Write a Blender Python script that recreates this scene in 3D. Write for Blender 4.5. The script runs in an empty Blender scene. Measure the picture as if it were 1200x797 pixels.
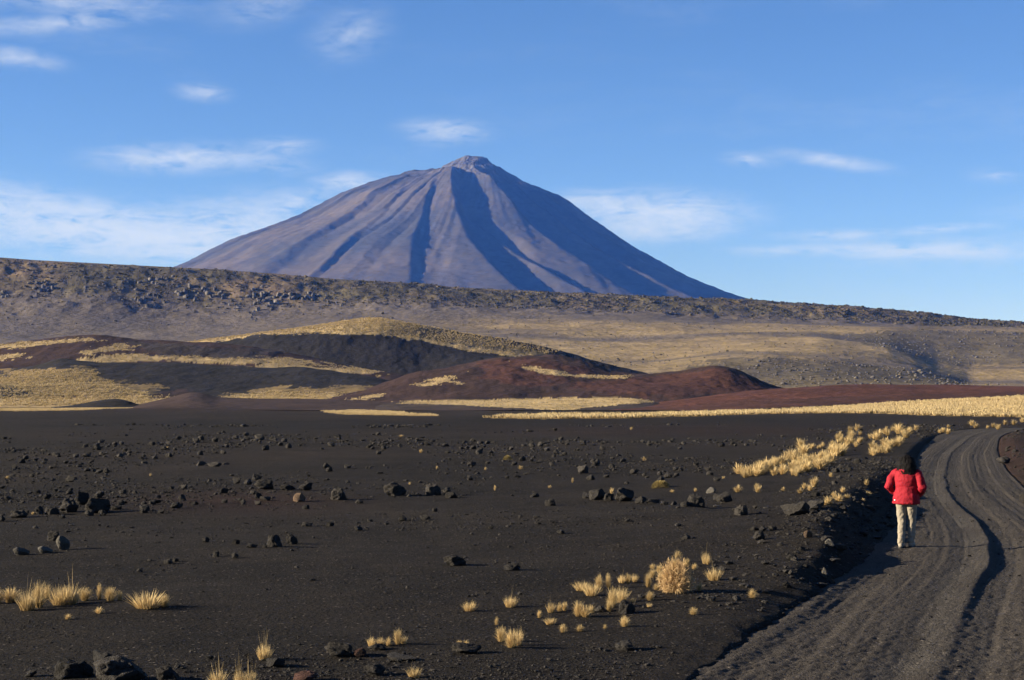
import bpy, bmesh, math, random
import numpy as np
from mathutils import Vector, Matrix, Euler

random.seed(7)
RNG = np.random.default_rng(11)
R = math.radians
sc = bpy.context.scene
COL = sc.collection

# ------------------------------------------------------------------ camera
F = 2000.0          # focal length in photograph pixels (1200 wide)
HOR = 465.0         # row of the true horizon in the photograph
ZC = 2.6            # camera height above the track
cam_d = bpy.data.cameras.new('camera')
cam_d.sensor_width = 36.0
cam_d.lens = 36.0 * F / 1200.0
cam_d.shift_y = (HOR - 398.5) / 1200.0
cam_d.clip_start = 0.1
cam_d.clip_end = 60000.0
cam = bpy.data.objects.new('camera', cam_d)
cam.location = (0, 0, ZC)
cam.rotation_euler = (R(90), 0, 0)
COL.objects.link(cam)
sc.camera = cam

# ------------------------------------------------------------------ light
SUN_EL = R(16.5)
SUN_BEHIND = R(5.0)           # sun stands to the left, a little behind the camera
sun_dir = Vector((-math.cos(SUN_BEHIND) * math.cos(SUN_EL), -math.sin(SUN_BEHIND) * math.cos(SUN_EL), math.sin(SUN_EL)))
sd = bpy.data.lights.new('sun', 'SUN')
sd.energy = 5.0
sd.angle = R(0.53)
sd.color = (1.0, 0.90, 0.76)
so = bpy.data.objects.new('sun', sd)
so.rotation_euler = sun_dir.to_track_quat('Z', 'Y').to_euler()
so.location = (-30, -10, 30)
COL.objects.link(so)

world = bpy.data.worlds.new('World')
sc.world = world
world.use_nodes = True
WN = world.node_tree.nodes
WL = world.node_tree.links
WN.clear()
SKY_STRENGTH = 0.05
def wn(t, **k):
    n = WN.new(t)
    for a, b in k.items():
        setattr(n, a, b)
    return n
def wmath(op, a, b=None, c=None):
    n = wn('ShaderNodeMath', operation=op)
    for i, v in enumerate((a, b, c)):
        if v is None:
            continue
        if isinstance(v, (int, float)):
            n.inputs[i].default_value = v
        else:
            WL.new(v, n.inputs[i])
    return n.outputs[0]
sky = wn('ShaderNodeTexSky', sky_type='NISHITA', sun_disc=False)
sky.sun_elevation = SUN_EL
sky.sun_rotation = math.atan2(sun_dir.x, sun_dir.y)
sky.altitude = 1900.0
sky.air_density = 1.0
sky.dust_density = 0.0
sky.ozone_density = 3.6
tc = wn('ShaderNodeTexCoord')
sep = wn('ShaderNodeSeparateXYZ')
WL.new(tc.outputs['Generated'], sep.inputs[0])
az = wmath('ARCTAN2', sep.outputs[0], sep.outputs[1])
el = wmath('ARCSINE', sep.outputs[2])
comb = wn('ShaderNodeCombineXYZ')
WL.new(az, comb.inputs[0]); WL.new(el, comb.inputs[1])
# streaky cirrus structure
def wnoise(scale_x, scale_y, rot, detail, rough, dist=0.0, off=0.0):
    m = wn('ShaderNodeMapping')
    m.inputs['Location'].default_value = (off, off * 0.7, 0)
    m.inputs['Rotation'].default_value = (0, 0, rot)
    m.inputs['Scale'].default_value = (scale_x, scale_y, 1)
    WL.new(comb.outputs[0], m.inputs[0])
    n = wn('ShaderNodeTexNoise')
    n.inputs['Scale'].default_value = 1.0
    n.inputs['Detail'].default_value = detail
    n.inputs['Roughness'].default_value = rough
    n.inputs['Distortion'].default_value = dist
    WL.new(m.outputs[0], n.inputs[0])
    return n.outputs['Fac']
nz1 = wnoise(27, 115, R(-7), 9, 0.6, 0.9, 3.1)
nz2 = wnoise(90, 190, R(10), 5, 0.6, 0.6, 8.3)
nz3 = wnoise(5, 22, R(-5), 5, 0.55, 0.4, 1.7)
streak = wmath('ADD', wmath('MULTIPLY', nz1, 0.66), wmath('MULTIPLY', nz2, 0.34))
clouds = [  # photo column, row, half width, half height, strength, slope
    (70, 12, 110, 16, .50, .05), (70, 42, 90, 9, .45, -.12), (25, 84, 42, 10, .5, .1), (410, 42, 42, 26, .30, -.3), (310, 8, 60, 22, .28, -.25),
    (237, 114, 28, 9, .50, .05), (215, 190, 88, 15, .85, -.04), (335, 173, 36, 9, .42, 0), (325, 196, 40, 12, .3, 0), (60, 262, 90, 24, .95, .12),
    (150, 278, 110, 24, .75, .05), (285, 262, 90, 30, .62, -.12), (250, 292, 150, 22, .6, 0), (412, 214, 38, 10, .85, 0), (350, 240, 40, 16, .5, -.2),
    (520, 154, 44, 13, .72, .03), (780, 250, 88, 22, 1.1, .03), (700, 238, 50, 12, .75, .1), (760, 270, 70, 16, .45, .05), (880, 190, 28, 8, .5, .1),
    (975, 193, 58, 8, .62, .17), (1060, 298, 110, 8, .75, .03), (975, 279, 65, 6, .58, 0), (1105, 274, 52, 5, .55, -.03), (900, 296, 50, 6, .42, .02), (1165, 216, 26, 8, .28, .1),
    (120, 276, 230, 32, .45, .02), (1120, 300, 140, 20, .25, 0), (-150, 250, 160, 30, .8, 0), (1420, 260, 170, 24, .7, 0)]
tot = None
for (px, py, hw, hh, s, sl) in clouds:
    a0 = math.atan((px - 600) / F); e0 = math.atan((HOR - py) / F)
    mp = wn('ShaderNodeMapping', vector_type='TEXTURE')
    mp.inputs['Location'].default_value = (a0, e0, 0)
    mp.inputs['Rotation'].default_value = (0, 0, -sl)
    mp.inputs['Scale'].default_value = (1.75 * hw / F, 1.75 * hh / F, 1)
    WL.new(comb.outputs[0], mp.inputs[0])
    gr = wn('ShaderNodeTexGradient', gradient_type='QUADRATIC_SPHERE')
    WL.new(mp.outputs[0], gr.inputs[0])
    g = wmath('MULTIPLY', gr.outputs['Fac'], s * 2.0)
    tot = g if tot is None else wmath('ADD', tot, g)
glob = wmath('MULTIPLY', wmath('SUBTRACT', nz3, 0.52), 0.5)
glob = wmath('MAXIMUM', glob, 0.0)
amount = wmath('ADD', tot, glob)
shaped = wmath('MULTIPLY', wmath('MAXIMUM', wmath('MULTIPLY_ADD', streak, 5.0, -1.85), 0.0), amount)
cfac = wmath('SUBTRACT', 1.0, wmath('EXPONENT', wmath('MULTIPLY', shaped, -1.15)))
cfac = wmath('MULTIPLY', cfac, 0.95)
mixc = wn('ShaderNodeMix', data_type='RGBA')
WL.new(cfac, mixc.inputs['Factor'])
hs = wn('ShaderNodeHueSaturation')
hs.inputs['Saturation'].default_value = 1.12
WL.new(sky.outputs[0], hs.inputs['Color'])
tint = wn('ShaderNodeMix', data_type='RGBA', blend_type='MULTIPLY')
tint.inputs['Factor'].default_value = 1.0
tint.inputs['B'].default_value = (0.90, 0.80, 0.90, 1)
WL.new(hs.outputs[0], tint.inputs['A'])
WL.new(tint.outputs['Result'], mixc.inputs['A'])
k = 1.0 / SKY_STRENGTH
mixc.inputs['B'].default_value = (0.190 * k, 0.212 * k, 0.250 * k, 1)
bg = wn('ShaderNodeBackground')
bg.inputs['Strength'].default_value = SKY_STRENGTH
WL.new(mixc.outputs['Result'], bg.inputs['Color'])
wo = wn('ShaderNodeOutputWorld')
WL.new(bg.outputs[0], wo.inputs['Surface'])

sc.view_settings.view_transform = 'Standard'
sc.view_settings.look = 'None'
sc.view_settings.exposure = 1.75
sc.view_settings.gamma = 1.0
sc.view_settings.use_curve_mapping = False

# ------------------------------------------------------------------ numeric helpers
def _hash(ix, iy, seed):
    n = (ix.astype(np.int64) * 374761393 + iy.astype(np.int64) * 668265263 + seed * 974711) & 0x7fffffff
    n = ((n ^ (n >> 13)) * 1274126177) & 0x7fffffff
    n = (n ^ (n >> 16)) & 0xffff
    return n / 65535.0
def vn(x, y, seed=0):
    x = np.asarray(x, float); y = np.asarray(y, float)
    ix = np.floor(x); iy = np.floor(y)
    fx = x - ix; fy = y - iy
    fx = fx * fx * fx * (fx * (fx * 6 - 15) + 10); fy = fy * fy * fy * (fy * (fy * 6 - 15) + 10)
    a = _hash(ix, iy, seed); b = _hash(ix + 1, iy, seed); c = _hash(ix, iy + 1, seed); d = _hash(ix + 1, iy + 1, seed)
    return (a + (b - a) * fx) * (1 - fy) + (c + (d - c) * fx) * fy
def fbm(x, y, oct=4, seed=0, gain=0.5):
    s = 0; a = 1; t = 0
    x = np.asarray(x, float); y = np.asarray(y, float)
    for i in range(oct):
        s = s + a * (vn(x, y, seed + i * 17) * 2 - 1); t += a
        a *= gain; x = x * 2.03 + 5.3; y = y * 2.03 + 1.7
    return s / t
def sstep(a, b, x):
    t = np.clip((np.asarray(x, float) - a) / (b - a), 0, 1)
    return t * t * (3 - 2 * t)
def inpoly(px, py, pts):
    px = np.asarray(px); py = np.asarray(py)
    r = np.zeros(px.shape, bool)
    n = len(pts)
    for i in range(n):
        x1, y1 = pts[i]; x2, y2 = pts[(i + 1) % n]
        if y1 == y2:
            continue
        c = ((y1 > py) != (y2 > py)) & (px < (x2 - x1) * (py - y1) / (y2 - y1) + x1)
        r ^= c
    return r
def project(x, y, z):
    y = np.maximum(y, 1.0)
    return 600 + F * x / y, HOR - F * (z - ZC) / y
def curve(pts):
    xs = [p[0] for p in pts]; ys = [p[1] for p in pts]
    return lambda x: np.interp(x, xs, ys)

def srgb(r, g, b):
    f = lambda c: ((c / 255 + 0.055) / 1.055) ** 2.4 if c > 10 else c / 255 / 12.92
    return np.array([f(r), f(g), f(b)])

# ------------------------------------------------------------------ mesh helpers
def mesh_np(name, V, faces, smooth=True, color=None):
    """V (n,3); faces (m,k) array of equal-size polygons."""
    me = bpy.data.meshes.new(name)
    V = np.asarray(V, np.float32); faces = np.asarray(faces, np.int32)
    k_ = faces.shape[1]
    me.vertices.add(len(V)); me.vertices.foreach_set('co', V.ravel())
    me.loops.add(faces.size); me.loops.foreach_set('vertex_index', faces.ravel())
    me.polygons.add(len(faces))
    me.polygons.foreach_set('loop_start', np.arange(0, faces.size, k_, dtype=np.int32))
    me.polygons.foreach_set('use_smooth', np.full(len(faces), smooth, bool))
    if color is not None:
        ca = me.color_attributes.new('Col', 'FLOAT_COLOR', 'POINT')
        c4 = np.ones((len(V), 4), np.float32); c4[:, :3] = color
        ca.data.foreach_set('color', c4.ravel())
    me.update(calc_edges=True)
    me.validate()
    return me
def grid_faces(nu, nv):
    i = np.arange(nu - 1)[None, :] + np.arange(nv - 1)[:, None] * nu
    i = i.ravel()
    return np.stack([i, i + 1, i + 1 + nu, i + nu], 1)
def obj(name, me, mat=None, parent=None):
    o = bpy.data.objects.new(name, me)
    COL.objects.link(o)
    if mat is not None and me is not None and len(me.materials) == 0:
        me.materials.append(mat)
    if parent is not None:
        o.parent = parent
    return o
def tag(o, label=None, cat=None, group=None, kind=None):
    if label: o['label'] = label
    if cat: o['category'] = cat
    if group: o['group'] = group
    if kind: o['kind'] = kind
    return o

# ------------------------------------------------------------------ materials
def new_mat(name, rough=0.95, spec=0.1):
    m = bpy.data.materials.new(name); m.use_nodes = True
    nt = m.node_tree; b = nt.nodes['Principled BSDF']
    b.inputs['Roughness'].default_value = rough
    b.inputs['Specular IOR Level'].default_value = spec
    return m, nt, b
def node(nt, t, ins=None, **k_):
    n = nt.nodes.new(t)
    for a, b in k_.items():
        setattr(n, a, b)
    for a, b in (ins or {}).items():
        if isinstance(b, bpy.types.NodeSocket):
            nt.links.new(b, n.inputs[a])
        else:
            n.inputs[a].default_value = b
    return n
def mapr(nt, sock, a, b, c, d):
    return node(nt, 'ShaderNodeMapRange', {0: sock, 1: a, 2: b, 3: c, 4: d}).outputs[0]
def terrain_mat(name, scales, var, bump_scales, rough=0.97, spec=0.08, speck=0.0):
    """colour attribute x procedural grain, with bump relief. scales: (noise scale, weight)"""
    m, nt, b = new_mat(name, rough, spec)
    geo = node(nt, 'ShaderNodeNewGeometry')
    at = node(nt, 'ShaderNodeAttribute', attribute_name='Col')
    acc = None
    for s, w in scales:
        n = node(nt, 'ShaderNodeTexNoise', {'Vector': geo.outputs['Position'], 'Scale': s, 'Detail': 4.0, 'Roughness': 0.65})
        v = mapr(nt, n.outputs['Fac'], 0.25, 0.75, -w, w)
        acc = v if acc is None else node(nt, 'ShaderNodeMath', {0: acc, 1: v}, operation='ADD').outputs[0]
    fac = node(nt, 'ShaderNodeMath', {0: acc, 1: 1.0}, operation='ADD').outputs[0]
    fac = node(nt, 'ShaderNodeMath', {0: fac, 1: 0.15}, operation='MAXIMUM').outputs[0]
    vm = node(nt, 'ShaderNodeVectorMath', {0: at.outputs['Color']}, operation='SCALE')
    nt.links.new(fac, vm.inputs['Scale'])
    out = vm.outputs[0]
    if speck > 0:
        vo = node(nt, 'ShaderNodeTexVoronoi', {'Vector': geo.outputs['Position'], 'Scale': 26.0})
        sepc = node(nt, 'ShaderNodeSeparateColor', {0: vo.outputs['Color']})
        t = node(nt, 'ShaderNodeMath', {0: sepc.outputs[0], 1: 0.965}, operation='GREATER_THAN').outputs[0]
        t2 = node(nt, 'ShaderNodeMath', {0: vo.outputs['Distance'], 1: 0.38}, operation='LESS_THAN').outputs[0]
        t = node(nt, 'ShaderNodeMath', {0: t, 1: t2}, operation='MULTIPLY').outputs[0]
        t = node(nt, 'ShaderNodeMath', {0: t, 1: speck}, operation='MULTIPLY').outputs[0]
        mx = node(nt, 'ShaderNodeMix', {'Factor': t, 'A': out, 'B': (0.19, 0.16, 0.13, 1)}, data_type='RGBA')
        out = mx.outputs['Result']
    nt.links.new(out, b.inputs['Base Color'])
    prev = None
    for s, d, st in bump_scales:
        n = node(nt, 'ShaderNodeTexNoise', {'Vector': geo.outputs['Position'], 'Scale': s, 'Detail': 3.0, 'Roughness': 0.6})
        bp = node(nt, 'ShaderNodeBump', {'Height': n.outputs['Fac'], 'Distance': d, 'Strength': st})
        if prev is not None:
            nt.links.new(prev, bp.inputs['Normal'])
        prev = bp.outputs['Normal']
    if prev is not None:
        nt.links.new(prev, b.inputs['Normal'])
    return m

M_ground = terrain_mat('black_gravel', [(0.18, .38), (1.6, .3), (17.0, .55), (45.0, .5)], .3, [(4.0, .10, .7), (16.0, .09, 1.0), (48.0, .035, 1.0)], speck=.7)
M_road = terrain_mat('track_grit', [(0.6, .15), (5.0, .18), (30.0, .4)], .3, [(9.0, .05, .6), (28.0, .035, .9), (70.0, .014, .8)], speck=.6)
M_hill = terrain_mat('cinder_slope', [(0.02, .2), (0.12, .22), (0.6, .22)], .3, [(0.08, 2.0, .4), (0.35, .9, .6)])
M_ridge = terrain_mat('ridge_scree', [(0.006, .2), (0.04, .25), (0.16, .3)], .3, [(0.02, 8.0, .4), (0.09, 4.0, .6)])
M_volc = terrain_mat('volcano_slope', [(0.0015, .2), (0.008, .22), (0.03, .2)], .3, [(0.004, 25.0, .35), (0.02, 8.0, .4)])

def rock_mat(name, c1, c2, scale=9.0, bump=.05):
    m, nt, b = new_mat(name, 0.93, 0.15)
    tcn = node(nt, 'ShaderNodeTexCoord')
    oi = node(nt, 'ShaderNodeObjectInfo')
    add = node(nt, 'ShaderNodeVectorMath', {0: tcn.outputs['Object'], 1: oi.outputs['Location']}, operation='ADD')
    n = node(nt, 'ShaderNodeTexNoise', {'Vector': add.outputs[0], 'Scale': scale, 'Detail': 6.0, 'Roughness': 0.7})
    v = mapr(nt, n.outputs['Fac'], 0.35, 0.68, 0.0, 1.0)
    mx = node(nt, 'ShaderNodeMix', {'Factor': v, 'A': (*c1, 1), 'B': (*c2, 1)}, data_type='RGBA')
    br = mapr(nt, oi.outputs['Random'], 0, 1, 0.65, 1.35)
    vm = node(nt, 'ShaderNodeVectorMath', {0: mx.outputs['Result']}, operation='SCALE')
    nt.links.new(br, vm.inputs['Scale'])
    nt.links.new(vm.outputs[0], b.inputs['Base Color'])
    vo = node(nt, 'ShaderNodeTexVoronoi', {'Vector': add.outputs[0], 'Scale': scale * 3.5})
    b1 = node(nt, 'ShaderNodeBump', {'Height': vo.outputs['Distance'], 'Distance': bump * .5, 'Strength': .7})
    b2 = node(nt, 'ShaderNodeBump', {'Height': n.outputs['Fac'], 'Distance': bump, 'Strength': .8, 'Normal': b1.outputs['Normal']})
    nt.links.new(b2.outputs['Normal'], b.inputs['Normal'])
    return m
M_rock = rock_mat('lava_rock', (0.0150, 0.0130, 0.0115), (0.046, 0.0405, 0.035))
M_rock_pale = rock_mat('dusty_rock', (0.060, 0.054, 0.045), (0.125, 0.112, 0.094))
M_rock_tan = rock_mat('tan_rock', (0.080, 0.052, 0.034), (0.155, 0.104, 0.068))
M_rock_red = rock_mat('red_scoria', (0.0385, 0.0196, 0.0154), (0.0840, 0.0420, 0.0315))
M_crag = rock_mat('crag_rock', (0.050, 0.043, 0.036), (0.125, 0.110, 0.092), scale=.22, bump=2.0)

def straw_mat(name, root, tip, stuff=False):
    m, nt, b = new_mat(name, 0.7, 0.2)
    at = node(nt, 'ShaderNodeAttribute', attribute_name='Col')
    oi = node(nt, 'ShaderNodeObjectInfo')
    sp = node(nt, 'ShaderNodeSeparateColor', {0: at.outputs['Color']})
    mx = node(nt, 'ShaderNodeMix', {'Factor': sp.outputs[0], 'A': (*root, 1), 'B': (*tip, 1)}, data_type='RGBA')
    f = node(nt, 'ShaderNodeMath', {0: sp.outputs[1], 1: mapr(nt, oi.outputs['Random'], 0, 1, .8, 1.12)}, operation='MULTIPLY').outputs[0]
    vm = node(nt, 'ShaderNodeVectorMath', {0: mx.outputs['Result']}, operation='SCALE')
    nt.links.new(f, vm.inputs['Scale'])
    nt.links.new(vm.outputs[0], b.inputs['Base Color'])
    tr = node(nt, 'ShaderNodeBsdfTranslucent', {'Color': vm.outputs[0]})
    ms = node(nt, 'ShaderNodeMixShader', {0: 0.25, 1: b.outputs[0], 2: tr.outputs[0]})
    nt.links.new(ms.outputs[0], nt.nodes['Material Output'].inputs['Surface'])
    return m
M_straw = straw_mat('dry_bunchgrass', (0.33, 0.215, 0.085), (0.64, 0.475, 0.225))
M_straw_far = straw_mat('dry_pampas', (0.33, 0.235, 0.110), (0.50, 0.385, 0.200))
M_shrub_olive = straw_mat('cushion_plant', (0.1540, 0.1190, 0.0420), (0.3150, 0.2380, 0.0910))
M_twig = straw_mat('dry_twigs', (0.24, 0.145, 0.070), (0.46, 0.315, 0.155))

# ------------------------------------------------------------------ ground shape
xL = curve([(-30, -14), (0, -4.2), (13, .6), (16.9, 2.11), (20.6, 3.33), (23.4, 4.36), (27.4, 5.69), (34.7, 7.85), (50, 11.7), (78.8, 18.8), (110.6, 27.4), (125, 32), (140, 39), (170, 57), (220, 95), (300, 170)])
def xLs(y):   # smoothed edge of the track
    y = np.asarray(y, float)
    w = np.maximum(1.0, y * .05)
    return (xL(y - 2 * w) + 2 * xL(y - w) + 3 * xL(y) + 2 * xL(y + w) + xL(y + 2 * w)) / 9
Wd = curve([(0, 5.2), (16, 4.6), (24, 3.9), (40, 3.3), (60, 3.3), (110, 4.2), (150, 5)])
Hb = curve([(0, .04), (14, .015), (18, .03), (22, .08), (25, .22), (28.5, .38), (32, .52), (38, .56), (46, .42), (56, .26), (80, .17), (110, .12), (135, .04), (160, 0)])
def plain(x, y):
    x = np.asarray(x, float); y = np.asarray(y, float)
    z = .10 * fbm(x / 11, y / 14, 3, 3) + .06 * fbm(x / 2.6, y / 3.0, 4, 21) * sstep(200, 80, y)
    z = z + .5 * fbm(x / 60, y / 60, 3, 5) * sstep(60, 160, y)
    px = 600 + F * x / np.maximum(y, 8)
    z = z + 3.5 * sstep(170, 350, y) * sstep(700, 1300, px) ** 1.5
    z = z + 1.0 * sstep(9, -2, y)                       # the knoll the photographer stands on
    e = xLs(y) - x + (.13 * fbm(y / .9, y * 0 + 2.2, 3, 35) + .05 * fbm(y / .25, x / .3, 2, 36)) * sstep(34, 26, y)
    d = -e
    h = Hb(y) * (1 + .25 * fbm(x / 1.6, y / 1.9, 3, 31))
    ramp = np.where(y < 25, .55, .55 + .75 * sstep(25, 31, y) * sstep(70, 45, y))
    bank = h * sstep(-.02, 1, e / ramp) * np.exp(-np.maximum(e - ramp, 0) / 4.5)
    W = Wd(y)
    berm = .22 * sstep(0, .9, d - W) * np.exp(-np.maximum(d - W - .9, 0) / 5.0) * sstep(170, 110, y)
    onroad = sstep(-.15, .1, d) * sstep(.15, -.1, d - W)
    fade = sstep(175, 140, y)
    flat = .5 * fbm(xLs(y) / 60, y / 60, 3, 5) * sstep(60, 160, y)
    z = z * (1 - onroad * fade) + onroad * fade * flat
    clod = .032 * np.maximum(fbm(x / .22, y / .40, 3, 37), -.1) * np.exp(-((e - .15) / .35) ** 2) * sstep(32, 24, y) * (1 - onroad)
    return z + clod + (bank + berm) * fade, onroad * fade
def ground_z(x, y):
    z, r = plain(x, y)
    return z
def unproject(px, py):
    ys = np.concatenate([np.linspace(9, 60, 900), np.geomspace(60.2, 700, 900)])
    xs = (px - 600) / F * ys
    zr = ZC + (HOR - py) / F * ys
    g = ground_z(xs, ys)
    hit = np.nonzero(g >= zr)[0]
    i = hit[0] if len(hit) else len(ys) - 1
    return float(xs[i]), float(ys[i]), float(g[i])

# straw grass on the plain, outlines in photograph pixels
STRAW_PLAIN = [
    [(560, 489), (620, 486.5), (700, 486.5), (800, 484.5), (900, 481), (1000, 475.5), (1060, 471.5), (1130, 467.5), (1210, 464), (1330, 459), (1330, 489), (1200, 488.5), (1120, 488), (1060, 486), (1020, 484.5), (900, 484.8), (820, 488), (740, 490), (640, 490.5)],
    [(375, 482), (420, 481.2), (470, 483.5), (512, 486.2), (515, 488), (455, 486.5), (400, 485.5)],
    [(-300, 481), (0, 481), (60, 481.5), (100, 480), (160, 478), (200, 474), (160, 470.5), (-300, 470)],
]
def straw_plain_mask(px, py, x, y):
    qx = px + 14 * fbm(x / 14, y / 14, 3, 41); qy = py + 1.1 * fbm(x / 9, y / 22, 3, 43)
    m = np.zeros(np.shape(px), bool)
    for p in STRAW_PLAIN:
        m |= inpoly(qx, qy, p)
    return m
BLACK = np.array([0.0162, 0.0128, 0.0098])
BROWN = np.array([0.0225, 0.0166, 0.0124])
REDD = np.array([0.0434, 0.0196, 0.0140])
STRAWC = np.array([0.3500, 0.2485, 0.1085])

def build_ground():
    tcol = np.concatenate([-np.geomspace(.62, .335, 26), np.linspace(-.325, .345, 480), np.geomspace(.355, .62, 26)])
    rows = np.concatenate([np.linspace(-14, 11, 14), np.geomspace(11.6, 130, 380), np.geomspace(131, 430, 120), np.geomspace(440, 15700, 40)])
    T, Y = np.meshgrid(tcol, rows)
    X = T * (Y + 20)
    Z, onr = plain(X, Y)
    Z = Z - .45 * sstep(.62, 1.0, onr)
    far = sstep(430, 700, Y)
    Z = Z * (1 - far)
    px, py = project(X, Y, Z)
    n1 = fbm(X / 7, Y / 16, 4, 61); n2 = fbm(X / 1.3, Y / 2.0, 3, 67)
    c = BLACK[None, None] * (1 + .18 * n1 + .12 * n2)[..., None]
    br = np.clip(sstep(-.1, .5, fbm(X / 16, Y / 30, 3, 71)) * .8, 0, 1)[..., None]
    c = c * (1 - br) + BROWN * (1 + .15 * n2)[..., None] * br
    # faint reddish cinders half way up the plain, and on the far plain
    def blob(cx, cy, wx, wy):
        return np.exp(-((px - cx) / wx) ** 2 - ((py - cy) / wy) ** 2)
    red = .5 * blob(270, 588, 120, 13) + .75 * blob(300, 472, 260, 8) + .5 * blob(1190, 535, 45, 30) + .35 * blob(800, 505, 200, 6)
    red = np.clip(red * (1 + .6 * n1), 0, 1)[..., None]
    c = c * (1 - red) + REDD * .85 * red
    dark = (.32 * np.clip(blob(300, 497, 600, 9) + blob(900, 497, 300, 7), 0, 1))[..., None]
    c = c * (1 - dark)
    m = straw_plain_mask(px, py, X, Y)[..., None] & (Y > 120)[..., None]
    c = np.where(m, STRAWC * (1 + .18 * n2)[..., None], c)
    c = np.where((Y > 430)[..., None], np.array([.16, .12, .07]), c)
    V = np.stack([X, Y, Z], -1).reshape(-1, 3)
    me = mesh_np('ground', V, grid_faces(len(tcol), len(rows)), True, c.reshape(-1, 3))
    o = obj('ground', me, M_ground)
    tag(o, 'black volcanic gravel plain strewn with lava stones', kind='structure')
build_ground()

# ------------------------------------------------------------------ the track
rutmain = curve([(10, 2.35), (15.7, 2.25), (20.4, 2.02), (24, 2.0), (28.1, 2.0), (33, 1.78), (38.5, 1.38), (46, 1.02), (54.7, .95), (64, 1.1), (74, 1.3), (95, 1.9), (120, 2.4), (160, 2.5)])
def smooth_rut(y):
    y = np.asarray(y, float)
    return (rutmain(y - 3) + rutmain(y - 1.5) + rutmain(y) + rutmain(y + 1.5) + rutmain(y + 3)) / 5
def track_z(d, y):
    """relief of the track; d = metres right of its left edge"""
    d = np.asarray(d, float); y = np.asarray(y, float)
    W = Wd(y)
    m = smooth_rut(y)
    z = np.zeros(np.broadcast(d, y).shape)
    wob = .05 * fbm(y / 2.4, d * 0, 3, 81)
    u = d - m - wob
    ds = np.interp(y, [12, 18, 24, 28, 34, 45, 60, 130], [.05, .08, .17, .30, .22, .12, .08, .08])
    # raised strip left of the main rut, sharp drop into it, slow climb right of it
    z += .10 * ds * np.exp(-np.maximum(-u, 0) / .22) * (u < 0)
    z += np.where(u >= 0, (.10 - .27 * sstep(0, .13, u)) * ds + .17 * ds * sstep(.15, .9, u), 0)
    # secondary wheel grooves running along the track
    for i, (off, w, dep, sd_) in enumerate([(-1.75, .05, .035, 1), (-1.38, .10, .05, 2), (-1.05, .05, .045, 3), (-.78, .07, .04, 4), (-.42, .045, .05, 5), (.45, .07, .06, 6), (.75, .06, .05, 7), (1.05, .09, .07, 8), (1.45, .07, .06, 9), (1.75, .06, .05, 10), (2.05, .08, .06, 11)]):
        c = m * .9 + off + .2 + .045 * fbm(y / 9, y * 0 + i * 3.1, 2, 90 + i)
        a = .55 + .9 * np.clip(fbm(y / 3.0, y * 0 + i * 7.7, 3, 120 + i), -.6, 1)
        t = d - c
        dep = dep * .20; w = w * .7
        z -= dep * a * np.exp(-(t / w) ** 2)
        z += dep * .7 * a * np.exp(-((t - 1.9 * w) / (w * .9)) ** 2)
    # churned clods, stretched along the direction of travel
    z += .019 * fbm(d / .055, y / .10, 4, 150) * (.45 + .5 * sstep(26, 14, y)) * (1 - .75 * np.exp(-((u + .33) / .28) ** 2))
    z += .005 * fbm(d / .07, y / 1.2, 3, 160) + .004 * fbm(d / .035, y / .3, 2, 161)
    for o_, w_, a_ in ((-.36, .24, .030), (.42, .22, .026), (-1.5, .25, .024), (1.35, .25, .026)):
        z -= a_ * np.exp(-((u - o_) / w_) ** 2) * (1 + .5 * fbm(y / 5, y * 0 + o_ * 9, 2, 163))
    # tyre tread bars across the smoother strip
    strip = np.exp(-((u + .28) / .22) ** 2)
    z += .006 * np.sin(y * 2 * math.pi / .16 + 3 * fbm(y / 2, d, 2, 5)) * strip * sstep(35, 20, y)
    z *= sstep(160, 90, y) * .75 + .25
    # furrow along the left edge
    z += .014 * np.exp(-((d - .10 - .1 * fbm(y / 1.5, d * 0, 3, 170)) / .10) ** 2) * sstep(30, 22, y)
    z -= .016 * np.exp(-((d - .38 - .08 * fbm(y / 1.2, d * 0, 3, 171)) / .10) ** 2) * sstep(30, 22, y)
    # edges tuck under the verges
    edge = sstep(-.08, -.45, d) + sstep(-.1, .35, d - W)
    z -= .35 * edge
    base = .5 * fbm(xLs(y) / 60, y / 60, 3, 5) * sstep(60, 160, y)
    return z + base
def build_track():
    v = np.linspace(-.12, 1.08, 180)
    rows = np.concatenate([np.geomspace(10, 36, 620), np.geomspace(36.1, 150, 260)])
    Vv, Y = np.meshgrid(v, rows)
    W = Wd(Y)
    D = Vv * W
    X = xLs(Y) + D
    Z = track_z(D, Y)
    n1 = fbm(D / .5, Y / 3, 4, 201); n2 = fbm(D / .18, Y / .5, 3, 203)
    c = np.array([0.0395, 0.0335, 0.0280])[None, None] * (1 + .16 * n1 + .12 * n2)[..., None]
    u = D - smooth_rut(Y)
    pale = (.55 * np.exp(-((u + .3) / .26) ** 2) + .25 * np.exp(-((u - .35) / .15) ** 2))[..., None] * sstep(.0, .5, n1 + .3)[..., None]
    c = c * (1 - pale) + np.array([0.0546, 0.0490, 0.0420]) * pale
    me = mesh_np('track', np.stack([X, Y, Z], -1).reshape(-1, 3), grid_faces(len(v), len(rows)), True, c.reshape(-1, 3))
    o = obj('dirt_track', me, M_road)
    tag(o, 'rutted dark grit track curving away over the rise', kind='structure')
build_track()

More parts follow.
